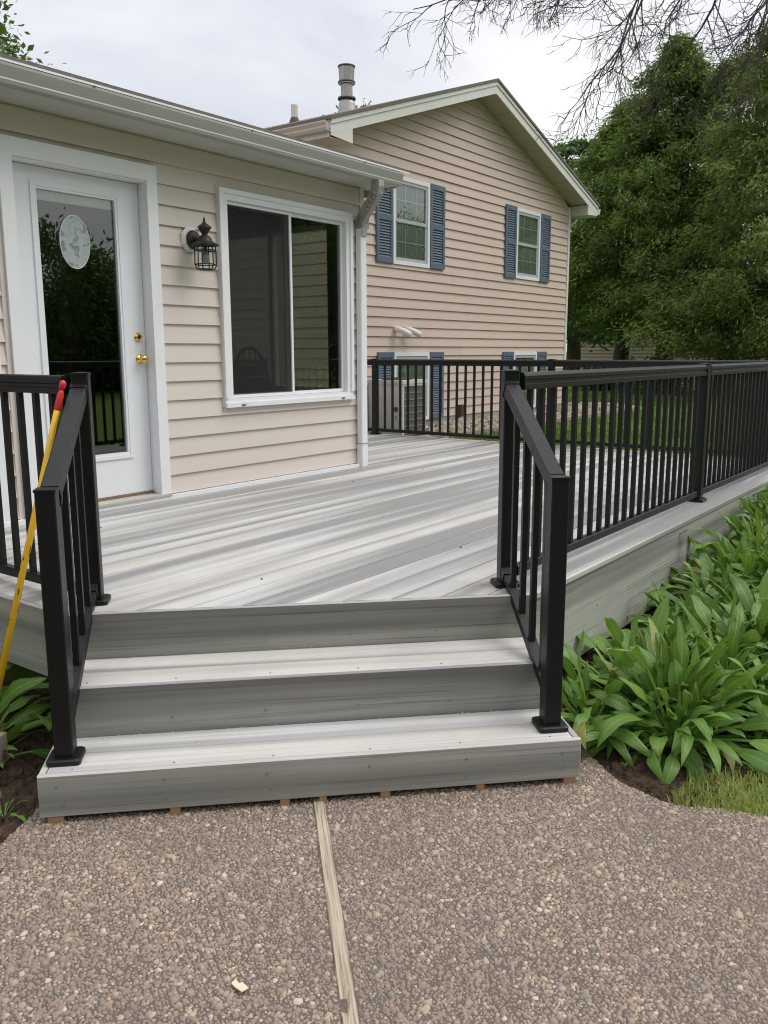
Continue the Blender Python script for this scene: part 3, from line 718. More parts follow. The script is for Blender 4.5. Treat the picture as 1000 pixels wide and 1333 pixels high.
for x in np.arange(-.5, 6.1, 1.22): mb.box((x, 4.335, 2.449), (x+.02, 4.43, 2.452))
mb.build('gutter_strap', OFFW, gut)
# roof slab
mb = MB(); r0, r1 = 4.36, 8.75
mb.add([(-1.1, r0, 2.462), (XE+.17, r0, 2.462), (XE+.17, r1, 2.462+.24*(r1-r0)), (-1.1, r1, 2.462+.24*(r1-r0)),
        (-1.1, r0, 2.488), (XE+.17, r0, 2.488), (XE+.17, r1, 2.488+.24*(r1-r0)), (-1.1, r1, 2.488+.24*(r1-r0))],
       [(3, 2, 1, 0), (4, 5, 6, 7), (0, 1, 5, 4), (1, 2, 6, 5), (2, 3, 7, 6), (3, 0, 4, 7)])
rf = mb.build('roof', SHINGLE, sr)
MB().box((-1.1, 4.352, 2.455), (XE+.172, 4.359, 2.466)).build('drip_edge', WHITE, rf)
# rake return at the eave end
mb = MB(); mb.extr([(XE+.125, 4.43, 2.36), (XE+.125, YW+.1, 2.30), (XE+.125, YW+.1, 2.36), (XE+.125, 8.6, 3.42), (XE+.125, 8.6, 3.52), (XE+.125, 4.43, 2.47)], (.02, 0, 0)); mb.build('rake_board', OFFW, sr)
# downspout with elbows
ds = MB(); pth = [(5.835, 4.392, 2.352), (5.838, 4.392, 2.315), (5.845, 4.405, 2.275), (5.865, 4.44, 2.235), (5.935, 4.57, 2.16), (5.985, 4.655, 2.115), (5.998, 4.682, 2.075), (6.0, 4.688, 2.02), (6.0, 4.688, 1.96)]
elb = ds.tube(pth, [.055]*9, 4, True, (1.05, .85)).build('downspout_elbow', OFFW, sr)
rb = MB()
for i in range(9):
    t = i/8*1.0; j = 1+int(t*3.99) if i < 5 else 4+int((t-.5)*5)
for k, j in enumerate((1, 2, 3)):
    for t in (0., .33, .66):
        a, b = Vector(pth[j]), Vector(pth[j+1]); p = a+(b-a)*t; d = (b-a).normalized(); rb.tube([p-d*.004, p+d*.004], .0572, 4, True, (1.05, .85))
for k, j in enumerate((5, 6)):
    for t in (0., .33, .66):
        a, b = Vector(pth[j]), Vector(pth[j+1]); p = a+(b-a)*t; d = (b-a).normalized(); rb.tube([p-d*.004, p+d*.004], .0572, 4, True, (1.05, .85))
rb.build('crimp', OFFW, elb)
dsp = MB(); w, dpt = .041, .029
pr = [(w-.006, -dpt), (w, -dpt+.006), (w, dpt-.006), (w-.006, dpt), (-w+.006, dpt), (-w, dpt-.006), (-w, -dpt+.006), (-w+.006, -dpt)]
dsp.extr([(6.0+a, 4.690+b, .05) for a, b in pr], (0, 0, 1.97)); dso = dsp.build('downspout', WHITE, sr)
MB().extr([(6.0+a*1.08, 4.690+b*1.08, .002) for a, b in pr], (0, 0, .20)).build('outlet', WHITE, dso)
MB().box((5.953, 4.655, .205), (6.047, 4.73, .212)).build('strap', OFFW, dso)

# window
win = MB().box((WX0, YW-.038, WZ0), (WX0+.075, YW+.06, WZ1)).box((WX1-.075, YW-.038, WZ0), (WX1, YW+.06, WZ1)).box((WX0+.075, YW-.038, WZ1-.07), (WX1-.075, YW+.06, WZ1)).box((WX0+.075, YW-.038, WZ0), (WX1-.075, YW+.06, WZ0+.06)).build('window', WHITE, sr)
MB().box((WX0-.004, YW-.05, WZ0+.062), (WX0+.03, YW-.038, WZ1+.004)).box((WX1-.03, YW-.05, WZ0+.062), (WX1+.004, YW-.038, WZ1+.004)).box((WX0+.03, YW-.05, WZ1-.028), (WX1-.03, YW-.038, WZ1+.004)).box((WX0-.004, YW-.056, WZ0-.004), (WX1+.004, YW-.038, WZ0+.030)).build('frame', WHITE, win)
def sash(x0, x1, y, t=.028):
    z0, z1 = WZ0+.062, WZ1-.072
    return MB().box((x0, y, z0), (x0+t, y+.03, z1)).box((x1-t, y, z0), (x1, y+.03, z1)).box((x0+t, y, z1-t), (x1-t, y+.03, z1)).box((x0+t, y, z0), (x1-t, y+.03, z0+t))
XM = 5.155
sash(WX0+.077, XM+.015, YW-.015, .022).build('screen_frame', WHITE, win)
sash(WX0+.077, XM+.01, YW+.020).build('sash', WHITE, win); sash(XM-.012, WX1-.077, YW+.000, .026).build('sash', WHITE, win)
z0, z1 = WZ0+.066, WZ1-.076
MB().box((WX0+.1, YW-.004, z0+.02), (XM-.006, YW-.003, z1-.02)).build('screen', SCREEN, win)
MB().box((WX0+.1, YW+.033, z0+.02), (XM-.014, YW+.037, z1-.02)).build('pane', PGLASS, win); MB().box((XM+.012, YW+.012, z0+.02), (WX1-.1, YW+.016, z1-.02)).build('pane', PGLASS, win)
MB().box((WX0+.14, YW-.062, WZ0+.006), (WX0+.18, YW-.056, WZ0+.014)).box((WX1-.18, YW-.062, WZ0+.006), (WX1-.14, YW-.056, WZ0+.014)).build('weep_cover', BLACK, win)
# end wall window
ew = MB()
for a, b, c, d in rects_minus(EW[0]-.06, EW[1]+.06, EW[2]-.06, EW[3]+.06, [(EW[0]+.03, EW[1]-.03, EW[2]+.03, EW[3]-.03)]): ew.box((XE-.05, a, c), (XE+.03, b, d))
ew.box((XE-.04, 5.75, EW[2]+.03), (XE+.02, 5.80, EW[3]-.03)); ewo = ew.build('window', WHITE, sr)
MB().box((XE-.012, EW[0]+.03, EW[2]+.03), (XE-.008, 5.75, EW[3]-.03)).build('pane', PGLASS, ewo); MB().box((XE-.012, 5.80, EW[2]+.03), (XE-.008, EW[1]-.03, EW[3]-.03)).build('pane', PGLASS, ewo)

# door: casing, panel, glass
YC = 4.70; YD = 4.80
cs = MB()
def casing(x0, x1, z1, mb, w=.082):
    mb.box((x0-w+.012, YC, .03), (x0+.012, YW+.02, z1+.10)).box((x1-.012, YC, .03), (x1+w-.012, YW+.02, z1+.10)).box((x0+.012, YC, z1), (x1-.012, YW+.02, z1+.10))
casing(DX0, DX1, DZ1, cs); 
door = cs.build('door_casing', WHITE, sr)
MB().box((DX1-.006, YC+.012, .05), (DX1+.018, YD+.05, DZ1+.01)).box((DX0-.018, YC+.012, .05), (DX0+.006, YD+.05, DZ1+.01)).box((DX0+.006, YC+.012, DZ1-.010), (DX1-.006, YD+.05, DZ1+.012)).build('jamb', WHITE, door)
MB().box((DX0-.06, YC-.025, .031), (DX1+.06, YD+.06, .046)).build('sill', simple('sill_metal', (.50, .48, .44), .5, .1), door)
MB().box((DX0, YD-.01, .046), (DX1, YD+.03, .064)).build('threshold', simple('threshold_wood', (.22, .14, .085), .8, .3, 20), door)
dr = MB(); gx0, gx1, gz0, gz1 = 3.025, 3.625, .32, 1.975
dx0, dx1 = DX0+.010, DX1-.010
for a, b, c, d in rects_minus(dx0, dx1, .066, DZ1-.014, [(gx0, gx1, gz0, gz1)]): dr.box((a, YD, c), (b, YD+.044, d))
drp = dr.build('door', WHITE_D, sr)
ml = MB()
for (w0, w1, yy) in ((-.012, .012, -.010), (.012, .028, -.006)):
    for a, b, c, d in rects_minus(gx0+w0, gx1-w0, gz0+w0, gz1-w0, [(gx0+w1, gx1-w1, gz0+w1, gz1-w1)]): ml.box((a, YD+yy, c), (b, YD+.02+w0*.1, d))
ml.build('glass_moulding', WHITE_D, drp)
MB().box((gx0+.01, YD+.012, gz0+.01), (gx1-.01, YD+.016, gz1-.01)).build('pane', DGLASS, drp)
MB().box((gx0+.03, YD+.022, gz1-.085), (gx1-.03, YD+.034, gz1-.012)).build('blind_head', WHITE_D, drp)
mb = MB(); mb.extr([(3.302+.104*math.cos(t), YD+.0105, 1.667+.157*math.sin(t)) for t in np.linspace(0, 2*math.pi, 40, endpoint=False)], (0, -.0012, 0)); mb.build('frosted_oval', FROST, drp)
mb = MB(); ring = [(3.302+.104*math.cos(t), YD+.0085, 1.667+.157*math.sin(t)) for t in np.linspace(0, 2*math.pi, 41)]; mb.tube(ring, .0028, 5, False); mb.build('oval_rim', simple('frost_rim', (.70, .76, .75), .5), drp)
def knob(z, big):
    mb = MB()
    if big: mb.lathe([(.032, 0), (.032, .004), (.024, .010), (.011, .016), (.011, .030), (.022, .036), (.027, .048), (.025, .060), (.014, .067)], (3.733, YD-.0005, z), 20, (0, -1, 0))
    else: mb.lathe([(.030, 0), (.030, .006), (.022, .016), (.020, .020), (.018, .018)], (3.728, YD-.0005, z), 20, (0, -1, 0)); mb.box((3.724, YD-.032, z-.012), (3.732, YD-.02, z+.012))
    return mb
knob(.957, True).build('knob', BRASS, drp, True); knob(1.10, False).build('deadbolt', BRASS, drp)
# second white door surround at the far left
cs = MB(); casing(1.2, 2.625, DZ1, cs); d2 = cs.build('door_casing', WHITE, sr)
MB().box((1.2, YD, .066), (1.30, YD+.04, DZ1-.01)).box((2.50, YD, .066), (2.62, YD+.04, DZ1-.01)).box((1.30, YD, DZ1-.12), (2.50, YD+.04, DZ1-.01)).box((1.30, YD, .066), (2.50, YD+.04, .2)).build('door', WHITE_D, sr)
MB().box((1.30, YD+.015, .2), (2.50, YD+.02, DZ1-.12)).build('pane', DGLASS, d2)

# lantern
lan = thing('wall_lantern', 'black carriage wall lantern on octagonal white plate beside the door', 'lamp', (4.145, YW, 1.76))
lc = (4.145, YW-.014, 1.755); MB().lathe([(.088, 0), (.088, .012), (.070, .024)], lc, 8, (0, -1, 0), math.pi/8).build('mounting_plate', simple('plate_cream', (.66, .66, .59), .5, .05), lan)
MB().lathe([(.062, .024), (.062, .032), (.052, .042), (.042, .050), (.018, .058)], (4.155, YW-.014, 1.755), 20, (0, -1, 0)).build('wall_canopy', LAMPB, lan, True)
LX, LY = 4.155, 4.585
MB().tube([(4.155, YW-.05, 1.755), (4.155, 4.66, 1.745), (4.155, 4.625, 1.748), (LX, LY, 1.765)], [.022, .018, .016, .018], 10).build('arm', LAMPB, lan, True)
L = lambda pr_: MB().lathe(pr_, (LX, LY, 0), 12)
L([(.018, 1.705), (.070, 1.705), (.093, 1.708), (.095, 1.713), (.055, 1.735), (.045, 1.758), (.026, 1.775), (.018, 1.782), (.030, 1.800), (.047, 1.825), (.045, 1.832), (.018, 1.850), (.009, 1.862), (.009, 1.868), (.0075, 1.876), (.003, 1.895)]).build('hood', LAMPB, lan)
cg = MB()
for k in range(6):
    a = math.pi/6+k*math.pi/3; c_, s_ = math.cos(a), math.sin(a)
    cg.tube([(LX+.071*c_, LY+.071*s_, 1.708), (LX+.074*c_, LY+.074*s_, 1.58), (LX+.058*c_, LY+.058*s_, 1.553)], .0042, 5)
for r_, z_ in ((.074, 1.585), (.058, 1.553), (.0725, 1.678)):
    cg.tube([(LX+r_*math.cos(t), LY+r_*math.sin(t), z_) for t in np.linspace(math.pi/6, math.pi/6+2*math.pi, 7)], .0042, 5)
cg.build('cage', LAMPB, lan)
MB().lathe([(.068, 1.705), (.071, 1.585), (.056, 1.556)], (LX, LY, 0), 6, ph=math.pi/6).build('glass', LGLASS, lan)
MB().lathe([(.012, 1.705), (.014, 1.675), (.012, 1.672)], (LX, LY, 0), 10).build('socket', LAMPB, lan)
MB().lathe([(.012, 1.672), (.022, 1.650), (.029, 1.625), (.024, 1.602), (.008, 1.592)], (LX, LY, 0), 14).build('bulb', simple('bulb_grey', (.25, .26, .32), .2, .05), lan, True)

# things inside the sunroom
def chair(P, rz, label):
    t = thing('chair', label, 'chair', P); c, s_ = math.cos(rz), math.sin(rz); X = lambda a, b, z: (P[0]+a*c-b*s_, P[1]+a*s_+b*c, P[2]+z)
    MB().extr([X(-.21, -.2, .43), X(.21, -.2, .43), X(.19, .2, .43), X(-.19, .2, .43)], (0, 0, .035)).build('seat', WOODD, t)
    for a, b in ((-.18, -.17), (.18, -.17), (-.16, .18), (.16, .18)): MB().tube([X(a, b, .43), X(a*1.12, b*1.1, 0)], [.018, .013], 6).build('leg', WOODD, t)
    arc = [X(-.17*math.cos(u)*1.05, .19+.05*math.sin(u), .46+.56*math.sin(u)**.8) for u in np.linspace(.02, math.pi-.02, 14)]
    MB().tube(arc, .017, 6).build('back_frame', WOODD, t)
    for i in (-.1, -.05, 0, .05, .1): MB().tube([X(i, .19, .46), X(i*1.1, .235, .46+.56*(1-(abs(i)/.18)**2)**.4)], .006, 5).build('spindle', WOODD, t)
chair((5.45, 5.45, .02), math.radians(-35), 'dark round-backed wooden chair seen through the right window pane')
chair((3.9, 6.4, .02), math.radians(160), 'dark wooden chair standing inside behind the door glass')
bsk = thing('wicker_chest', 'dark wicker chest seen low through the left window pane', 'chest', (4.85, 5.1, .02))
mb = MB()
for i in range(9):
    z_ = .05+i*.095; e_ = .012 if i % 2 else 0; mb.box((4.52-e_, 4.98-e_, z_), (5.10+e_, 5.36+e_, z_+.085))
mb.build('body', WICK, bsk); MB().box((4.50, 4.96, .905), (5.12, 5.38, .94)).build('lid', WICK, bsk)
urn = thing('urn_ornament', 'dark wire urn ornament with stems behind the door glass', 'ornament', (3.62, 5.55, .02))
MB().lathe([(.10, .0), (.10, .03), (.02, .06), (.02, .95), (.11, .98), (.11, 1.0)], (3.66, 5.5, .02), 12).build('stand', WOODD, urn)
MB().lathe([(.045, 0), (.045, .02), (.09, .12), (.115, .2), (.10, .25), (.06, .30), (.065, .33)], (3.66, 5.5, 1.02), 14).build('vase', WOODD, urn)
mb = MB()
for i in range(22):
    a = rnd.uniform(0, 6.28); r_ = rnd.uniform(.02, .17); h_ = rnd.uniform(.15, .42); p = (3.66+r_*math.cos(a), 5.5+r_*math.sin(a), 1.35+h_)
    mb.tube([(3.66, 5.5, 1.33), (3.66+r_*.4*math.cos(a), 5.5+r_*.4*math.sin(a), 1.35+h_*.7), p], .002, 4); mb.lathe([(.002, -.014), (.014, 0), (.002, .012)], p, 6)
mb.build('stems', WOODD, urn)

# ---------------------------------------------------------------- gable house
gh = thing('gable_house', 'two storey gable end with pinkish beige siding and blue shutters', 'house', (11.6, 6.97, -.15))
YG = 6.97; GX0, GX1 = 8.35, 14.96; XC = 11.655; ZT = 4.81; SLP = .333; OV = .35; YRk = YG-OV
zt = lambda x: ZT-SLP*abs(x-XC); zu = lambda x: zt(x)-.15
mb = MB(); mb.extr([(GX0, YG, -.35), (GX1, YG, -.35), (GX1, YG, zu(GX1)), (XC, YG, zu(XC)), (GX0, YG, zu(GX0))], (0, 7.5, 0)); mb.build('wall', DARKIN, gh)
MB().box((GX0-.01, YG-.012, -.4), (GX1+.01, YG-.001, .05)).build('foundation', CONC, gh)
WINS = [(9.56, 10.43, 2.145, 3.27), (12.95, 13.80, 2.175, 3.275), (9.58, 10.44, .04, .99), (12.95, 13.80, .04, .99)]
gholes = [(a+.01, b-.01, c+.01, d-.01) for a, b, c, d in WINS]
z = .055; EXG = .1275; i = 0
while z < ZT-.16:
    z1 = min(z+EXG, ZT-.152)
    lim = lambda zz: max(0.0, (ZT-.152-zz)/SLP)
    def xl(zz): return max(GX0, XC-lim(zz)), min(GX1-.055, XC+lim(zz))
    a0, b0 = xl(z); a1, b1 = xl(z1)
    ov = [h for h in gholes if h[2] < z1 and h[3] > z]
    if not ov: q = [((a0, b0, z), (a1, b1, z1))]
    else: q = [((a, b, c), (a, b, d)) for a, b, c, d in rects_minus(a0, b0, z, z1, ov)]
    course(gh, YG, z, z1, q, SIDE_G, .020); z += EXG
MB().box((GX1-.055, YG-.028, .03), (GX1+.015, YG+.0, zu(GX1)-.03)).box((GX1+.0, YG, .03), (GX1+.016, YG+.07, zu(GX1)-.03)).build('corner_trim', RAKE, gh)
MB().box((GX0-.015, YG-.025, 2.6), (GX0+.05, YG, zu(GX0)-.03)).build('corner_trim', SIDE_G, gh)
# side wall siding (facing -X), lapped, one sheet
mb = MB(); z = -.1
while z < 3.4: mb.add([(GX0-.016, YG, z), (GX0-.016, YG+7.4, z), (GX0-.003, YG+7.4, z+EXG), (GX0-.003, YG, z+EXG)], [(3, 2, 1, 0)]); z += EXG
mb.build('side_siding', SIDE_G, gh)
EL, ER = GX0-.42, GX1+.44
# roof slabs
mb = MB()
for sgn, xe in ((-1, EL-.04), (1, ER+.03)):
    P = [(XC, ZT), (xe, zt(xe)), (xe, zt(xe)+.035), (XC, ZT+.035)]
    mb.extr([(x, YRk-.03, z_) for x, z_ in P], (0, 7.9, 0))
rfo = mb.build('roof', SHINGLE, gh)
# rake boards (two steps) and pork-chop returns
for xe in (EL, ER):
    sgn = 1 if xe > XC else -1
    for dz0, dz1, yy, t in ((-.005, -.165, YRk, .02), (-.003, -.055, YRk-.014, .013)):
        MB().extr([(XC, yy, ZT+dz0), (xe, yy, zt(xe)+dz0), (xe, yy, zt(xe)+dz1), (XC, yy, ZT+dz1)], (0, t, 0)).build('rake_board', RAKE, gh)
    xi = xe-sgn*.40
    MB().extr([(xe, YRk+.002, zt(xe)-.10), (xe, YRk+.002, 3.40), (xi, YRk+.002, 3.375), (xi, YRk+.002, zt(xi)-.10)], (0, .016, 0)).build('eave_return', RAKE, gh)
    MB().box((xi-.004, YRk+.018, 3.3755), (xi+.004, YG-.02, zt(xi)-.152)).build('eave_return', SOFF, gh)
    MB().box((min(xe, xi), YRk+.02, 3.375), (max(xe, xi), YG+7.4, 3.385)).build('eave_soffit', SIDE_G if xe < XC else SOFF, gh)
    MB().box((xe-.01, YRk+.02, 3.38), (xe+.01, YG+7.4, zt(xe)-.01)).build('eave_fascia', RAKE, gh)
# sloped rake soffit, panel by panel
for sgn in (-1, 1):
    L_ = (ER-XC)-.42 if sgn > 0 else (XC-EL)-.42; n = 13
    for i in range(n):
        a, b = XC+sgn*L_*i/n, XC+sgn*L_*(i+1)/n-sgn*.006
        dz = .002 if i % 2 else 0
        MB().extr([(a, YRk+.02, zu(a)+dz), (b, YRk+.02, zu(b)+dz), (b, YRk+.02, zu(b)+.008+dz), (a, YRk+.02, zu(a)+.008+dz)], (0, OV-.02, 0)).build('soffit_panel', SOFG, gh)
# left eave gutter and pipe
mb = MB(); gq = [(0, 0), (-.06, 0), (-.075, .03), (-.075, .05), (-.095, .085), (-.095, .10), (-.086, .10), (-.06, .01), (0, .01)]
n = len(gq); mb.add([(EL-.012+x, Y, zt(EL)-.135+z_) for Y in (YRk-.01, YG+7.4) for x, z_ in gq], [(i, (i+1) % n, n+(i+1) % n, n+i) for i in range(n)]+[tuple(range(n))])
mb.build('gutter', PINKG, gh)
mb = MB(); n = len(gq); mb.add([(ER+.012-x, Y, zt(ER)-.135+z_) for Y in (YRk-.01, YG+7.4) for x, z_ in gq], [(i, (i+1) % n, n+(i+1) % n, n+i) for i in range(n)]+[tuple(range(n))]); mb.build('gutter', RAKE, gh)
MB().tube([(EL-.05, 7.72, 3.43), (EL-.05, 7.72, 3.36), (EL+.02, 7.72, 3.27), (GX0-.09, 7.72, 3.16), (GX0-.05, 7.72, 3.08), (GX0-.05, 7.72, 2.2)], .045, 8, True, (1.2, .85)).build('downspout', PINKG, gh, True)
MB().tube([(ER+.05, YG+.12, 3.40), (ER+.03, YG+.12, 3.33), (GX1+.09, YG+.12, 3.2), (GX1+.06, YG+.12, 3.1), (GX1+.06, YG+.12, .0)], .04, 8, True, (1.2, .85)).build('downspout', RAKE, gh, True)
# windows and shutters
def gwin(x0, x1, z0, z1, low):
    fo = MB()
    for a, b, c, d in rects_minus(x0, x1, z0, z1, [(x0+.05, x1-.05, z0+.05, z1-.05)]): fo.box((a, YG-.035, c), (b, YG+.0, d))
    w_ = fo.build('window', WHITE, gh)
    GREY = M_SASH; zm = (z0+z1)/2 if not low else z0-1
    sh = MB(); ix0, ix1, iz0, iz1 = x0+.05, x1-.05, z0+.05, z1-.05
    def fr2(a, b, c, d, y, t=.045):
        for p in rects_minus(a, b, c, d, [(a+t, b-t, c+t, d-t)]): sh.box((p[0], y, p[2]), (p[1], y+.018, p[3]))
    if not low: fr2(ix0, ix1, zm-.02, iz1, YG-.026); fr2(ix0, ix1, iz0, zm+.02, YG-.016)
    else: fr2(ix0, ix1, iz0, iz1, YG-.026)
    sh.build('sash', GREY, w_)
    MB().box((ix0+.03, YG-.012, iz0+.03), (ix1-.03, YG-.010, iz1-.03)).build('pane', GLASS, w_)
    mu = MB()
    for zz0, zz1 in (((zm+.02, iz1), (iz0, zm-.02)) if not low else ((iz0, iz1),)):
        for t in (1/3, 2/3): xx = ix0+(ix1-ix0)*t; mu.box((xx-.007, YG-.0094, zz0+.03), (xx+.007, YG-.0076, zz1-.03))
        zz = (zz0+zz1)/2; mu.box((ix0+.04, YG-.0096, zz-.007), (ix1-.04, YG-.0074, zz+.007))
    mu.build('muntin', GREY, w_)
    cu = MB(); n = 40
    vs = []
    for i in range(n+1):
        x = ix0+.01+(ix1-ix0-.02)*i/n; y = YG-.004+.0022*math.sin(i*1.9)
        vs += [(x, y, iz0), (x, y, iz1)]
    cu.add(vs, [(2*i, 2*i+2, 2*i+3, 2*i+1) for i in range(n)]); cu.build('curtain', CURT, w_)
M_SASH = simple('sash_grey', (.42, .44, .44), .5, .05)
for i, wv in enumerate(WINS): gwin(*wv, i > 1)
def shutter(x0, x1, z0, z1):
    y0 = YG-.045; t = .05; zm = (z0+z1)/2
    mb = MB()
    for a, b, c, d in rects_minus(x0, x1, z0, z1, [(x0+t, x1-t, z0+.07, zm-.035), (x0+t, x1-t, zm+.035, z1-.07)]): mb.box((a, y0, c), (b, YG-.005, d))
    s_ = mb.build('shutter', BLUE, gh)
    lv = MB(); 
    for c, d in ((z0+.07, zm-.035), (zm+.035, z1-.07)):
        n = int((d-c)/.033); h = (d-c)/n
        for i in range(n): zc = c+h*i; lv.extr([(x0+t, y0+.003, zc+.002), (x0+t, y0+.008, zc), (x0+t, y0+.026, zc+h*.85), (x0+t, y0+.021, zc+h*.9)], (x1-x0-2*t, 0, 0))
    tag(lv.build('louvres', BLUE, s_), kind='stuff')
for x0, x1, z0, z1 in ((9.195, 9.552, 2.145, 3.275), (10.438, 10.80, 2.15, 3.275), (12.585, 12.942, 2.165, 3.28), (13.808, 14.165, 2.17, 3.28), (9.215, 9.572, .045, .995), (10.448, 10.805, .045, .995), (12.59, 12.942, .045, .995), (13.808, 14.155, .045, .995)): shutter(x0, x1, z0, z1)
# vents on the wall, outlet box
for xa_, xb_, d_ in ((9.62, 9.76, -.05), (9.86, 10.0, .03)):
    MB().tube([(xa_, YG+.0, 1.30), (xa_, YG-.08, 1.295), (xa_+.03, YG-.13, 1.275), (xa_+.10, YG-.17, 1.235), (xa_+.12, YG-.18, 1.22)], .042, 12).build('vent_elbow', simple('pvc_white', (.78, .77, .72), .4, .05), gh, True)
    MB().tube([(xa_+.10, YG-.17, 1.234), (xa_+.1225, YG-.182, 1.2185)], .034, 10).build('vent_mouth', ACD, gh)
MB().box((11.22, YG-.075, .03), (11.34, YG-.016, .21)).box((11.235, YG-.085, .045), (11.325, YG-.075, .195)).build('outlet_cover', simple('outlet_brown', (.06, .045, .04), .5), gh)
MB().box((8.90, YG-.08, 2.52), (8.98, YG-.016, 2.66)).build('hose_bracket', METAL, gh)
# roof vents
vz = zt(10.30)+.03
vp = MB(); 
vp.lathe([(.16, vz-.1), (.115, vz+.15), (.100, vz+.20), (.100, vz+.205), (.125, vz+.21), (.125, vz+.235), (.085, vz+.24), (.085, vz+.40), (.120, vz+.41), (.120, vz+.425), (.105, vz+.43), (.115, vz+.62), (.120, vz+.625), (.120, vz+.655), (.02, vz+.665)], (10.36, 8.34, -.03), 20)
fv = vp.build('flue_vent', METAL, rfo)
BANDM = simple('dark_band', (.05, .04, .035), .6)
for h_, r_ in ((.20, .128), (.42, .123), (.63, .123)): MB().lathe([(r_, vz+h_), (r_+.004, vz+h_+.012), (r_, vz+h_+.024)], (10.36, 8.34, -.03), 20).build('band', BANDM, rfo)
MB().lathe([(.05, zt(9.975)-.1), (.05, zt(9.975)+.27)], (9.99, 9.02, 0), 14).build('plumbing_vent', simple('pvc_pink', (.70, .60, .56), .5), rfo, False)
MB().lathe([(.11, zt(9.975)-.05), (.07, zt(9.975)+.06), (.052, zt(9.975)+.10)], (9.99, 9.02, 0), 14).build('vent_boot', ACD, rfo)

# ---------------------------------------------------------------- air conditioner
ac = thing('air_conditioner', 'grey outdoor air conditioner beside the lower blue shutters', 'air conditioner', (9.2, 6.62, -.12))
ax0, ax1, ay0, ay1, az0, az1 = 8.96, 9.49, 6.36, 6.90, -.08, .60
MB().box((ax0-.06, ay0-.06, -.20), (ax1+.06, ay1+.02, -.08)).build('pad', CONC, ac)
MB().box((ax0+.02, ay0+.02, az0), (ax1-.02, ay1-.02, az1)).build('coil', ACD, ac)
MB().box((ax0-.012, ay0-.012, az1), (ax1+.012, ay1+.012, az1+.045)).box((ax0-.004, ay0-.004, az1-.03), (ax1+.004, ay1+.004, az1)).build('lid', ACG, ac)
MB().lathe([(.20, az1+.045), (.20, az1+.065), (.17, az1+.07), (.04, az1+.075)], ((ax0+ax1)/2, (ay0+ay1)/2, 0), 20).build('fan_guard', ACD, ac)
MB().box((ax0-.002, ay0+.0, az0), (ax0+.02, ay1, az1-.03)).box((ax0-.002, ay0-.002, az0), (ax0+.035, ay0+.0, az1-.03)).build('service_panel', ACG, ac)
mb = MB()
for xx in np.arange(ax0+.05, ax1, .018): mb.box((xx, ay0+.006, az0+.02), (xx+.004, ay0+.02, az1-.03))
for zz in np.arange(az0+.05, az1-.04, .085): mb.box((ax0+.036, ay0+.0, zz), (ax1, ay0+.018, zz+.008))
for yy in np.arange(ay0+.32, ay1, .018): mb.box((ax0+.006, yy, az0+.02), (ax0+.02, yy+.004, az1-.03))
mb.box((ax1-.02, ay0-.001, az0), (ax1, ay0+.02, az1-.03)); mb.build('grille', simple('grille_grey', (.30, .30, .29), .5), ac)
mb = MB(); mb.lathe([(.034, .002), (.034, .004)], (ax0-.002, ay0+.1, .28), 16, (-1, 0, 0)); mb.build('badge', simple('badge_blue', (.08, .11, .16), .4), ac)
MB().box((ax0-.004, ay0+.08, .175), (ax0-.002, ay0+.12, .19)).box((ax0-.004, ay0+.085, .15), (ax0-.002, ay0+.115, .16)).build('sticker', simple('sticker_grey', (.2, .22, .26), .5), ac)

# river rock bed at the gable wall
n = 2600; rx = rng.uniform(9.2, 16.8, n); ry = rng.uniform(5.95, 6.95, n); ok = ~((rx < 9.6) & (ry > 6.25)); rx, ry = rx[ok], ry[ok]
ry = np.where(rx > 15, ry+rng.uniform(-.2, .6, len(rx)), ry)
gz_ = ground_z(rx, ry); bank = sstep(5.9, 6.9, ry)*.06
pebbles('river_rocks', np.stack([rx, ry], 1), np.clip(rng.lognormal(math.log(.038), .3, len(rx)), .015, .08), gz_+bank+.01, ROCK, None, .6)
tag(bpy.data.objects['river_rocks'], 'tan river rocks bedded along the gable wall', 'rocks')
for i, xq in enumerate(np.arange(9.55, 15.2, .62)):
    if i > 9: break
    mb = MB(); a = (xq, 5.86, float(ground_z(xq, 5.9))-.03); mb.box(a, (xq+.60, 5.95, a[2]+.115)); o = mb.build('edging_block', BRICKM)
    tag(o, ('first', 'second', 'third', 'fourth', 'fifth', 'sixth', 'seventh', 'eighth', 'ninth', 'tenth')[i]+' stone edging block from the air conditioner along the rock bed', 'edging', 'edging blocks of the rock bed')

# ---------------------------------------------------------------- yellow pole, block, scrap
T0, T1 = Vector((1.524, 3.03, -.545)), Vector((1.905, 2.906, .890)); dirp = (T1-T0).normalized()
pole = thing('pole', 'yellow pole with a red tip leaning on the left stair railing', 'pole', T0)
MB().tube([T0, T0+(T1-T0)*.55, T1-dirp*.098], [.0128, .0125, .0122], 12).build('shaft', YEL, pole, True)
MB().tube([T1-dirp*.105, T1-dirp*.10, T1-dirp*.045, T1-dirp*.036, T1-dirp*.030], [.0126, .0132, .0128, .010, .008], 12).build('ferrule', RED, pole, True)
mb = MB(); mb.lathe([(.006, -.032), (.009, -.026), (.0125, -.016), (.0132, -.006), (.0105, .004), (.003, .009)], T1, 14, dirp); mb.build('tip', RED, pole, True)
mb = MB()
for i in range(16):
    f_ = rnd.uniform(.33, .62); a = rnd.uniform(0, 6.28); P = T0+(T1-T0)*f_; sdv = dirp.orthogonal().normalized(); b_ = dirp.cross(sdv); q = sdv*math.cos(a)+b_*math.sin(a)
    mb.obox(P+q*.0125, dirp*rnd.uniform(.004, .014), dirp.cross(q)*rnd.uniform(.001, .003), q*.0008)
mb.build('scuff', simple('scuff', (.12, .07, .02), .8), pole)
mb = MB(); ang = .5; c, s_ = math.cos(ang), math.sin(ang)
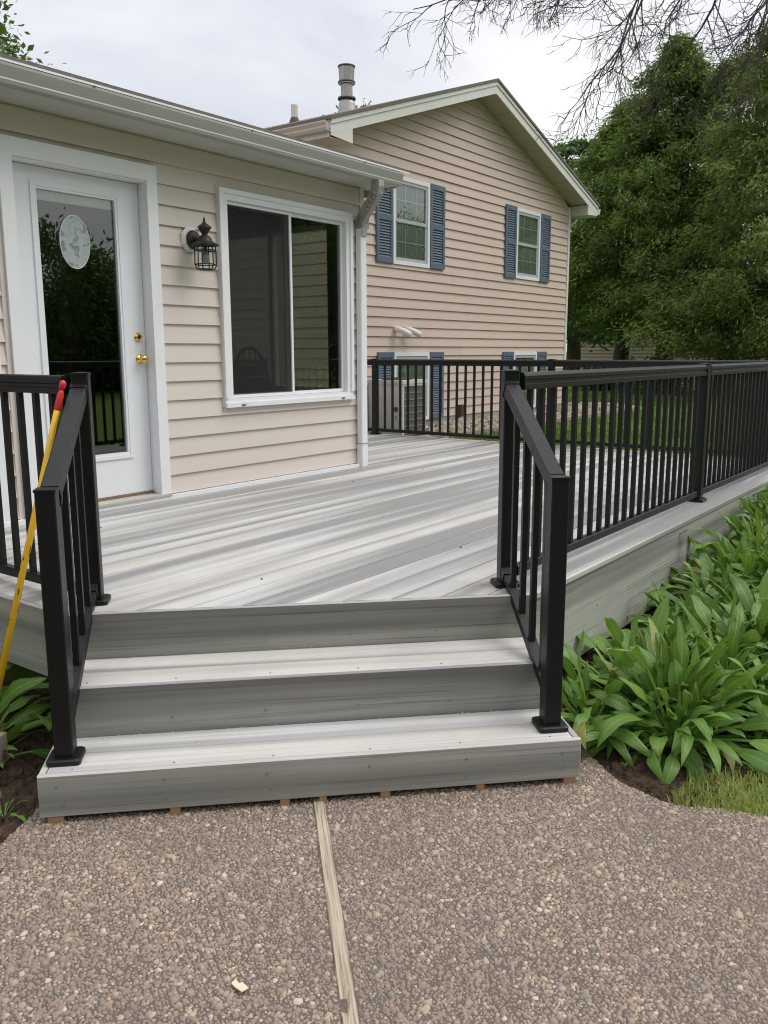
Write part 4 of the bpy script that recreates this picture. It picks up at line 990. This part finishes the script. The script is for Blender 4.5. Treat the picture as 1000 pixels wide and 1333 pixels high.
mb.obox((1.475, 2.985, -.475), (.13*c, .13*s_, 0), (-.06*s_, .06*c, 0), (0, 0, .055)); tag(mb.build('stone_block', BRICKM), 'loose tan stone block on the soil at the left edge', 'block')
mb = MB(); P = Vector((1.292, 1.406, PZ+.008)); mb.add([P+Vector(v) for v in ((-.011, -.020, 0), (.008, -.024, 0), (.013, .002, 0), (.006, .006, 0), (.010, .024, 0), (-.006, .022, 0), (-.010, .004, 0))], [tuple(range(7))])
mb.f = []; pts = [Vector(v) for v in mb.v]; mb = MB(); mb.extr(pts, (0, 0, .003)); tag(mb.build('wood_chip', CHIP), 'pale wood scrap lying on the patio left of the strip', 'scrap')

# ---------------------------------------------------------------- hostas
def hosta_leaf(L, W, pet, e0, bend, wav, seed):
    r = random.Random(seed); nT, nA = 9, 4; vs = []; uv = []; fs = []
    P = Vector((0, 0, 0)); ang = e0; path = []; npt = 4
    for i in range(npt): path.append((P.copy(), ang)); P = P+Vector((math.cos(ang), 0, math.sin(ang)))*pet/npt; ang -= bend*.18/npt
    ptsb = []; step = L/nT
    for i in range(nT+1): ptsb.append((P.copy(), ang)); ang -= bend*(.4+.9*i/nT)/nT; P = P+Vector((math.cos(ang), 0, math.sin(ang)))*step
    # petiole as a thin channel strip
    for i, (p, a) in enumerate(path+[ptsb[0]]):
        w = .0050
        for y, dz in ((-w, .003), (0, -.003), (w, .003)): vs.append(p+Vector((-math.sin(a)*dz, y, math.cos(a)*dz))); uv.append((0, .5))
    k = npt+1
    for i in range(k-1):
        for j in range(2): a = i*3+j; fs.append((a, a+3, a+4, a+1))
    o = len(vs); tw = r.uniform(-.35, .35)
    for i, (p, a) in enumerate(ptsb):
        t = i/nT; w = W*.5*(math.sin(math.pi*min(1, (t*.93+.07))**.72)**.85)*(1 if t < .98 else .05)
        nrm = Vector((-math.sin(a), 0, math.cos(a))); fold = .30-.25*t
        for j in range(nA+1):
            v = j/nA*2-1; wave = wav*W*math.sin(t*11+seed+(1.5 if v > 0 else 0))*abs(v)**1.5
            sl = tw*t*v*w*.6
            vs.append(p+Vector((0, v*w, 0))+nrm*(abs(v)*w*fold*1.4+wave+sl-abs(v)**3*w*.25)); uv.append((t, j/nA))
    for i in range(nT):
        for j in range(nA): a = o+i*(nA+1)+j; fs.append((a, a+nA+1, a+nA+2, a+1))
    mb = MB(); mb.add(vs, fs); me = mesh_of(mb, 'leaf', HOSTA, True); ly = me.uv_layers.new(name='UVMap')
    for lp in me.loops: ly.data[lp.index].uv = uv[lp.vertex_index]
    return me
LEAVES = []
for tier in range(3):
    row = []
    for i in range(6):
        r = random.Random(tier*10+i)
        e0 = (math.radians(r.uniform(66, 84)), math.radians(r.uniform(48, 66)), math.radians(r.uniform(24, 46)))[tier]
        bd = (r.uniform(.5, 1.3), r.uniform(1.0, 2.0), r.uniform(1.4, 2.6))[tier]
        row.append(hosta_leaf(r.uniform(.13, .205), r.uniform(.032, .054), r.uniform(.10, .26), e0, bd, r.uniform(.05, .12), tier*10+i))
    LEAVES.append(row)
def hosta(P, n, size, label, R=.09, lean=(0, 0), seed=0, name='hosta', wide=1.0):
    r = random.Random(seed); n = int(n*1.5); t = thing(name, label, 'plant', P, 'hostas beside the deck')
    for i in range(n):
        f = (i+.5)/n; tier = 0 if f < .26 else (1 if f < .62 else 2); me = LEAVES[tier][r.randrange(6)]
        phi = i*2.39996+r.uniform(-.4, .4); rr = R*(.15+.85*f)*r.uniform(.5, 1)
        s_ = size*r.uniform(.68, 1.2)
        o = place('leaf', me, t, (P[0]+rr*math.cos(phi)+lean[0]*f, P[1]+rr*math.sin(phi)+lean[1]*f, P[2]-.01), rot=(r.gauss(0, .38), r.gauss(0, .26), phi+r.gauss(0, .35)), sc=(s_, s_*wide*r.uniform(.85, 1.2), s_*r.uniform(.9, 1.1)))
    return t
nth = ['first', 'second', 'third', 'fourth', 'fifth', 'sixth', 'seventh', 'eighth', 'ninth', 'tenth', 'eleventh', 'twelfth']
hosta((3.40, 1.03, float(ground_z(3.4, 1.03))+.01), 150, 1.2, 'big front hosta clump spilling over bare soil beside the bottom step', .13, seed=3)
hosta((3.26, 1.34, -.56), 42, .95, 'hosta squeezed between the right newel post and the deck fascia', .08, seed=8)
hr = random.Random(9); sd_i = 10
for row, yb, xa_, xb_, stp in (('row along the deck fascia', 1.27, 3.60, 7.4, .35), ('middle row, behind the front clump', .99, 3.84, 5.8, .35), ('outer row at the right edge', .70, 3.74, 4.7, .36)):
    for i, x in enumerate(np.arange(xa_, xb_, stp)):
        px_, py_ = float(x)+hr.uniform(-.05, .05), yb+hr.uniform(-.05, .04); sd_i += 1
        hosta((px_, py_, float(ground_z(px_, py_))+.01), int(hr.uniform(48, 66)), hr.uniform(.98, 1.22), nth[i]+' hosta from the steps in the '+row, .13, seed=sd_i)
hosta((1.66, 3.26, -.55), 26, 1.25, 'hosta at the left edge below the left deck railing', .07, seed=40, wide=1.7)
hosta((1.58, 3.10, -.56), 12, .7, 'small hosta at the left edge behind the yellow pole', .05, seed=43, wide=1.6)
wd = hosta((1.40, 2.66, -.55), 9, .30, 'tiny green weed at the left corner of the bottom step', .02, seed=41, name='weed'); wd['group'] = 'weeds'

# ---------------------------------------------------------------- grass
def blades(name, x, y, z, h, w, mat, label):
    n = len(x); a = rng.uniform(0, 6.28, n); ln = rng.uniform(.15, .75, n)*h; b = rng.uniform(0, 6.28, n)
    V = np.zeros((n, 5, 3)); dx, dy = np.cos(a)*w/2, np.sin(a)*w/2; bx, by = np.cos(b)*ln, np.sin(b)*ln
    V[:, 0] = np.stack([x-dx, y-dy, z], 1); V[:, 1] = np.stack([x+dx, y+dy, z], 1)
    V[:, 2] = np.stack([x+dx*.8+bx*.35, y+dy*.8+by*.35, z+h*.6], 1); V[:, 3] = np.stack([x-dx*.8+bx*.35, y-dy*.8+by*.35, z+h*.6], 1)
    V[:, 4] = np.stack([x+bx, y+by, z+h*(1-.3*ln/h)], 1)
    t = np.array([[0, 1, 2], [0, 2, 3], [3, 2, 4]]); Fk = (t[None]+(np.arange(n)*5)[:, None, None]).reshape(-1, 3)
    return tag(link(name, np_mesh(name, V.reshape(-1, 3), Fk, mat, False)), label, 'grass', kind='stuff')
n = 34000; x = rng.uniform(2.80, 4.6, n); y = rng.uniform(-.5, .86, n)
edge = .86-.34*(x-2.98)+.10*np.sin(x*9)+.04*np.sin(x*31); ok = (y < edge-.02+rng.normal(0, .03, n)) & ~inpoly(x+.012, y, PATIO) & (x*.2+.05 < y+.75)
x, y = x[ok], y[ok]; blades('grass', x, y, np.maximum(ground_z(x, y), PZ-.02), rng.uniform(.018, .055, len(x)), .0036, GRASS, 'short yellow-green grass at the patio edge by the hostas')
n = 150000; x = 8.75+rng.exponential(7, n); y = rng.uniform(-3, 9, n); ok = (x < 40) & (y > x*.18-.6) & (y < x*.62+1) & ~((x > 8.9) & (x < 16.5) & (y > 5.85)) & ~((x > 9.4) & (x < 15) & (y > 5.8))
x, y = x[ok], y[ok]; blades('grass', x, y, ground_z(x, y)-.01, rng.uniform(.05, .10, len(x)), .012+.0008*x, LAWNB, 'mown green lawn seen through the deck railings')

# ---------------------------------------------------------------- trees
def leaf_cloud(cent, crad, per, size, out_dir, droop, flat=.6, asp=(.30, .52)):
    """cent (n,3) clump centres; returns V,F of rhombic leaves"""
    n = len(cent); N = n*per
    off = rng.normal(0, .5, (N, 3)); rr = np.repeat(crad, per)[:, None]; off *= rr; off[:, 2] *= flat
    od = np.repeat(out_dir, per, 0)
    off[:, 2] -= droop*rr[:, 0]*np.abs(rng.normal(0, .6, N))
    c = np.repeat(cent, per, 0)+off
    ax = od*.9+rng.normal(0, .55, (N, 3)); ax[:, 2] -= droop; ax /= np.linalg.norm(ax, axis=1)[:, None]
    nr = rng.normal(0, .6, (N, 3)); nr[:, 2] += .8; nr += od*.35; sd_ = np.cross(nr, ax); sd_ /= np.linalg.norm(sd_, axis=1)[:, None]+1e-9
    ln = size*rng.uniform(.6, 1.35, N)[:, None]; wd_ = ln*rng.uniform(asp[0], asp[1], N)[:, None]
    V = np.stack([c-ax*ln*.5, c+sd_*wd_*.5, c+ax*ln*.5, c-sd_*wd_*.5], 1).reshape(-1, 3)
    return V, np.arange(N*4).reshape(-1, 4)
def limb(mb, A, d, L, r, segs=6, wob=.12, grav=0.0, rs=rnd, n=6, r1=.25):
    P = Vector(A); d = Vector(d).normalized(); pts = [P.copy()]; rad = [r]
    for i in range(segs):
        d = (d+Vector((rs.gauss(0, wob), rs.gauss(0, wob), rs.gauss(0, wob)-grav))).normalized(); P = P+d*L/segs; pts.append(P.copy()); rad.append(r*(1-(1-r1)*(i+1)/segs))
    mb.tube(pts, rad, n, False); return pts, rad, d
def cedar(name, label, P, H, R, seed, mat, nclump=430, per=85, base=.12, size=.135, lean=0, top_sharp=1.0):
    global rng
    rs = random.Random(seed); rng = np.random.default_rng(seed)
    t = thing(name, label, 'tree', (P[0], P[1], P[2]), 'evergreens beyond the lawn')
    mb = MB(); pts = [(P[0]+rs.gauss(0, .05)*i+lean*i/8, P[1]+rs.gauss(0, .05)*i, P[2]-.1+H*.93*i/8) for i in range(9)]; mb.tube(pts, [R*.085*(1-i/8.6)+.02 for i in range(9)], 9); mb.build('trunk', BARK, t, True)
    lb = MB()
    for i in range(34):
        z = base+(.92-base)*i/34; a = rs.uniform(0, 6.28); rr = R*(1-z)**.6*rs.uniform(.5, .85)
        limb(lb, (P[0]+lean*z, P[1], P[2]+H*z), (math.cos(a), math.sin(a), rs.uniform(-.05, .35)), rr, .045*(1.2-z), 5, .12, .02, rs, 5)
    lb.build('limbs', BARK, t)
    u = rng.uniform(0, 1, nclump); zz = base+(1-base)*u**1.15; th = rng.uniform(0, 2*math.pi, nclump)
    env = np.minimum(1, (zz-base)/.10+.45)*(1-zz)**(.62*top_sharp)*1.12+.02
    env *= 1+.20*np.sin(th*3+zz*9+seed)+.14*np.sin(th*5-zz*23+seed*2)
    rad_ = R*env*np.sqrt(rng.uniform(.30, 1.0, nclump))
    cent = np.stack([P[0]+rad_*np.cos(th)+lean*zz, P[1]+rad_*np.sin(th), P[2]+H*zz], 1)
    od = np.stack([np.cos(th), np.sin(th), np.full(nclump, -.1)], 1)
    cr = rng.uniform(.20, .46, nclump)*(R/2.6)**.5*(1.1-.40*zz)
    V, Fq = leaf_cloud(cent, cr, per, size, od, .28, .68, (.20, .36) if mat is not MAPLE else (.3, .52))
    me = np_mesh('crown', V-np.array(P), Fq, mat); o = link('crown', me, t); return t
def at(px, dist, py=None, z=None):
    a = YAW-math.atan((px-500)/FPX); return (dist*math.cos(a), dist*math.sin(a))
def cz(x, y): return float(ground_z(x, y))
specs = [('evergreen_tree', 'tall pointed evergreen rising highest behind the gable roof slope', 856, 24.5, 8.75, 3.0, CEDAR, 1.15),
         ('evergreen_tree', 'tall olive evergreen cut off by the right edge of the picture', 1012, 21.5, 8.3, 2.9, CEDAR2, 1.0),
         ('evergreen_tree', 'dark evergreen with bare trunk nearest the gable corner', 806, 25.5, 7.6, 2.7, CEDAR, .9),
         ('evergreen_tree', 'rounded evergreen between the tall pointed one and the right edge', 935, 24.0, 8.0, 2.7, CEDAR, .8)]
for i, (nm, lb, px_, ds_, H, R, mt_, ts) in enumerate(specs):
    x, y = at(px_, ds_); cedar(nm, lb, (x, y, cz(x, y)), H, R, 100+i, mt_, 760, 125, (.20, .12, .25, .18)[i], .125, 0, ts)
x, y = at(742, 31); cedar('evergreen_tree', 'broad light green tree just right of the gable roof edge', (x, y, cz(x, y)), 7.9, 3.1, 120, MAPLE, 430, 90, .2, .17, 0, .6)
def broadleaf(name, label, P, H, R, seed, mat, nclump, per, size, group):
    global rng
    rs = random.Random(seed); rng = np.random.default_rng(seed)
    t = thing(name, label, 'tree', P, group); mb = MB()
    mb.tube([(P[0], P[1], P[2]-.1), (P[0]+.1, P[1], P[2]+H*.3), (P[0], P[1]+.1, P[2]+H*.6), (P[0], P[1], P[2]+H*.85)], [.22, .17, .10, .03], 9); mb.build('trunk', BARK, t, True)
    lb = MB()
    for i in range(14): a = rs.uniform(0, 6.28); limb(lb, (P[0], P[1], P[2]+H*rs.uniform(.35, .75)), (math.cos(a), math.sin(a), .7), R*.9, .07, 5, .15, 0, rs, 5)
    lb.build('limbs', BARK, t)
    v = rng.normal(0, 1, (nclump, 3)); v /= np.linalg.norm(v, axis=1)[:, None]; r_ = R*rng.uniform(.35, 1, nclump)**.5*(1+.18*np.sin(v[:, 0]*5+seed)+.15*np.sin(v[:, 2]*7+v[:, 1]*4))
    cent = np.array(P)+np.array([0, 0, H-R*.95])+v*r_[:, None]*np.array([1, 1, .95])
    V, Fq = leaf_cloud(cent, rng.uniform(.3, .6, nclump), per, size, v, .2, .7)
    link('crown', np_mesh('crown', V-np.array(P), Fq, mat), t); return t
x, y = at(-92, 19); broadleaf('broadleaf_tree', 'leafy tree top showing over the sunroom roof at upper left', (x, y, -.2), 9.0, 2.25, 131, MAPLE, 260, 60, .15, 'broadleaf trees behind the houses')
x, y = at(476, 34); broadleaf('broadleaf_tree', 'small green tree top peeking over the roof beside the metal flue', (x, y, -.2), 10.0, 1.3, 133, MAPLE, 90, 40, .17, 'broadleaf trees behind the houses')
# shrub under the evergreens
def shrub(P, R, label, seed):
    global rng
    rng = np.random.default_rng(seed); n = 40; t = thing('shrub', label, 'shrub', P, 'shrubs by the evergreens')
    v = rng.normal(0, 1, (n, 3)); v /= np.linalg.norm(v, axis=1)[:, None]; v[:, 2] = abs(v[:, 2])
    V, Fq = leaf_cloud(np.array(P)+v*R*rng.uniform(.4, 1, n)[:, None], np.full(n, R*.35), 60, .13, v, .1, .8)
    link('foliage', np_mesh('foliage', V-np.array(P), Fq, MAPLE), t)
    mb = MB()
    for i in range(6): a = i*1.05; limb(mb, P, (math.cos(a)*.6, math.sin(a)*.6, 1), R*.9, .02, 4, .1, 0, random.Random(i), 5)
    mb.build('stem', BARK, t)
x, y = at(845, 23); shrub((x, y, cz(x, y)), .95, 'bright green shrub under the evergreen trunks just above the rail', 141)
x, y = at(775, 26); shrub((x, y, cz(x, y)), .7, 'low shrub beside the gable corner under the evergreens', 142)

# neighbouring house behind the evergreens
nx0, ny0 = at(735, 36); nx1, ny1 = at(965, 33)
nh = thing('neighbour_house', 'tan sided neighbouring house glimpsed behind the evergreen trunks', 'house', ((nx0+nx1)/2, (ny0+ny1)/2, -.2))
A = Vector((nx0, ny0, -.3)); B = Vector((nx1, ny1, -.3)); d = (B-A).normalized(); nn = Vector((-d.y, d.x, 0)); 
if nn.dot(-A) < 0: nn = -nn
L_ = (B-A).length
MB().obox((A+B)/2-nn*2+ZD*1.5, d*L_/2, nn*1.99, ZD*1.5).build('wall', DARKIN, nh)
for i in range(22):
    z = .05+i*.13; a = A+ZD*z; b = B+ZD*z
    MB().add([a+nn*.04, b+nn*.04, b+ZD*.135+nn*.004, a+ZD*.135+nn*.004, a-nn*.0, b-nn*.0], [(0, 1, 2, 3), (4, 5, 1, 0)]).build('siding_course', SIDE_N, nh)
mb = MB(); mb.extr([A-d*.4+nn*.4+ZD*2.95, A-d*.4-nn*2+ZD*3.9, A-d*.4-nn*4.4+ZD*2.95, A-d*.4-nn*4.4+ZD*2.85, A-d*.4+nn*.4+ZD*2.85], d*(L_+.8)); mb.build('roof', SHINGLE, nh)
MB().obox(A+d*L_*.35+nn*.02+ZD*1.3, d*.06, nn*.02, ZD*1.3).build('downspout', RAKE, nh)

# wood behind the camera: what door and window mirror, plus trees added as sky blockers
def wood(name, pts, H, seed):
    global rng
    rng = np.random.default_rng(seed); C = []; OD = []
    for (x, y, h, r_) in pts:
        n = 260; v = rng.normal(0, 1, (n, 3)); v /= np.linalg.norm(v, axis=1)[:, None]
        C.append(np.array([x, y, h*.5-.3])+v*np.array([r_, r_, h*.5])*rng.uniform(.6, 1, n)[:, None]**.5); OD.append(v)
    C = np.concatenate(C); OD = np.concatenate(OD)
    V, Fq = leaf_cloud(C, rng.uniform(.6, 1.1, len(C)), 70, .22, OD, .15, .8)
    o = link(name, np_mesh(name, V, Fq, MAPLE)); return tag(o, 'dark tree line mirrored in the glass, plus added trees shading the steps', 'trees', kind='stuff')
wp = []
rw = random.Random(5)
for i in range(20):
    x = 2+i*2.9; wp.append((x+rw.gauss(0, .6), -27+rw.gauss(0, 1.5)+.15*x, (4.3 if x < 31 else 10)+rw.uniform(-.6, .6) + (1.3 if x < 24.5 else 0), 2.9))
for i in range(9): wp.append((32+i*2.7, -24+rw.gauss(0, 1), 9.5+rw.uniform(-.5, .5), 2.9))
for i in range(11):          # unseen trees added behind the camera, keeping low sky off the risers
    a = math.radians(178+i*10); wp.append((15.5*math.cos(a), 15.5*math.sin(a), 8.5+rw.uniform(-1, 1), 2.6))
wood('woods', wp, 9, 151)

# ---------------------------------------------------------------- bare tree overhanging from the right
def bare_tree():
    rs = random.Random(21)
    bx, by = 13.2, .6
    t = thing('bare_tree', 'leafless tree whose thin drooping twigs hang in from the top right', 'tree', (bx, by, cz(bx, by)))
    mb = MB(); tr = [(bx, by, -.4), (bx-.1, by+.05, 1.8), (bx-.25, by+.2, 3.8), (bx-.5, by+.5, 5.8), (bx-.8, by+.9, 7.6)]
    mb.tube(tr, [.26, .21, .18, .14, .10], 10); mb.build('trunk', BARK, t, True)
    bm = MB()
    def px3(px_, py_, dist):
        a = Vector((rt*(px_-500)/FPX)-up*(py_-666.5)/FPX+fw); return Vector((0, 0, 1))+a*dist
    def twig(P, d, L, r, lev):
        segs = (9, 7, 5, 4)[lev]
        pts, rad, d2 = limb(bm, P, d, L, r, segs, (.15, .22, .24, .24)[lev], (.03, .04, .02, .0)[lev], rs, 5 if lev < 2 else 4, .32)
        if lev >= 3 or L < .10: return
        nb = (7, 5, 3)[lev]
        for i in range(nb):
            f = .10+.86*(i+rs.random()*.8)/nb; j = min(segs-1, int(f*segs)); q = pts[j]+(pts[j+1]-pts[j])*(f*segs-j); dd = (pts[j+1]-pts[j]).normalized()
            a = dd.orthogonal().normalized(); b = dd.cross(a); ph = rs.uniform(0, 6.28); sp_ = rs.uniform(.40, 1.0)
            nd_ = (dd*math.cos(sp_)+(a*math.cos(ph)+b*math.sin(ph))*math.sin(sp_)); nd_ += -rt*.08-ZD*.08
            twig(q, nd_, L*rs.uniform(.38, .68)*(1.2-.55*f), max(.0038, r*.55*(1-.35*f)), lev+1)
    # boughs: start above the frame, run down and to the left
    boughs = [((735, -80), (560, 5), 9.2, 10.0), ((800, -80), (672, 50), 9.0, 9.6), ((865, -60), (770, 110), 9.3, 9.2), ((850, -60), (800, 95), 10.0, 9.6),
              ((960, -60), (880, 80), 9.6, 9.2), ((1040, -60), (930, 60), 9.4, 9.0), ((1010, -40), (985, 90), 10.2, 10.0), ((905, -60), (800, 60), 10.6, 10.4), ((690, -60), (610, 25), 10.2, 10.6),
              ((940, -50), (830, 20), 9.8, 9.6), ((780, -50), (700, 20), 9.5, 9.8), ((1030, -30), (950, 30), 9.0, 8.8)]
    hub = Vector(tr[-1])
    for k, ((x0, y0), (x1, y1), d0, d1) in enumerate(boughs):
        A, B = px3(x0, y0, d0), px3(x1, y1, d1)
        # limb from the trunk to the start of the bough
        m_ = (hub+A)/2+Vector((0, 0, .45+.1*(k % 3))); pts = []
        h0 = Vector(tr[3])+(hub-Vector(tr[3]))*(k % 5)/4
        for i in range(9):
            f = i/8; pts.append(h0*(1-f)**2+m_*2*f*(1-f)+A*f*f)
        bm.tube(pts, [.05*(1-f_/8)+.0165 for f_ in range(9)], 6, False)
        twig(A, (B-A).normalized()+(A-pts[-2]).normalized()*.25, (B-A).length*1.12, .0165, 0)
    o = bm.build('branches', TWIG, t); tag(o, kind='stuff')
    return t
bare_tree()
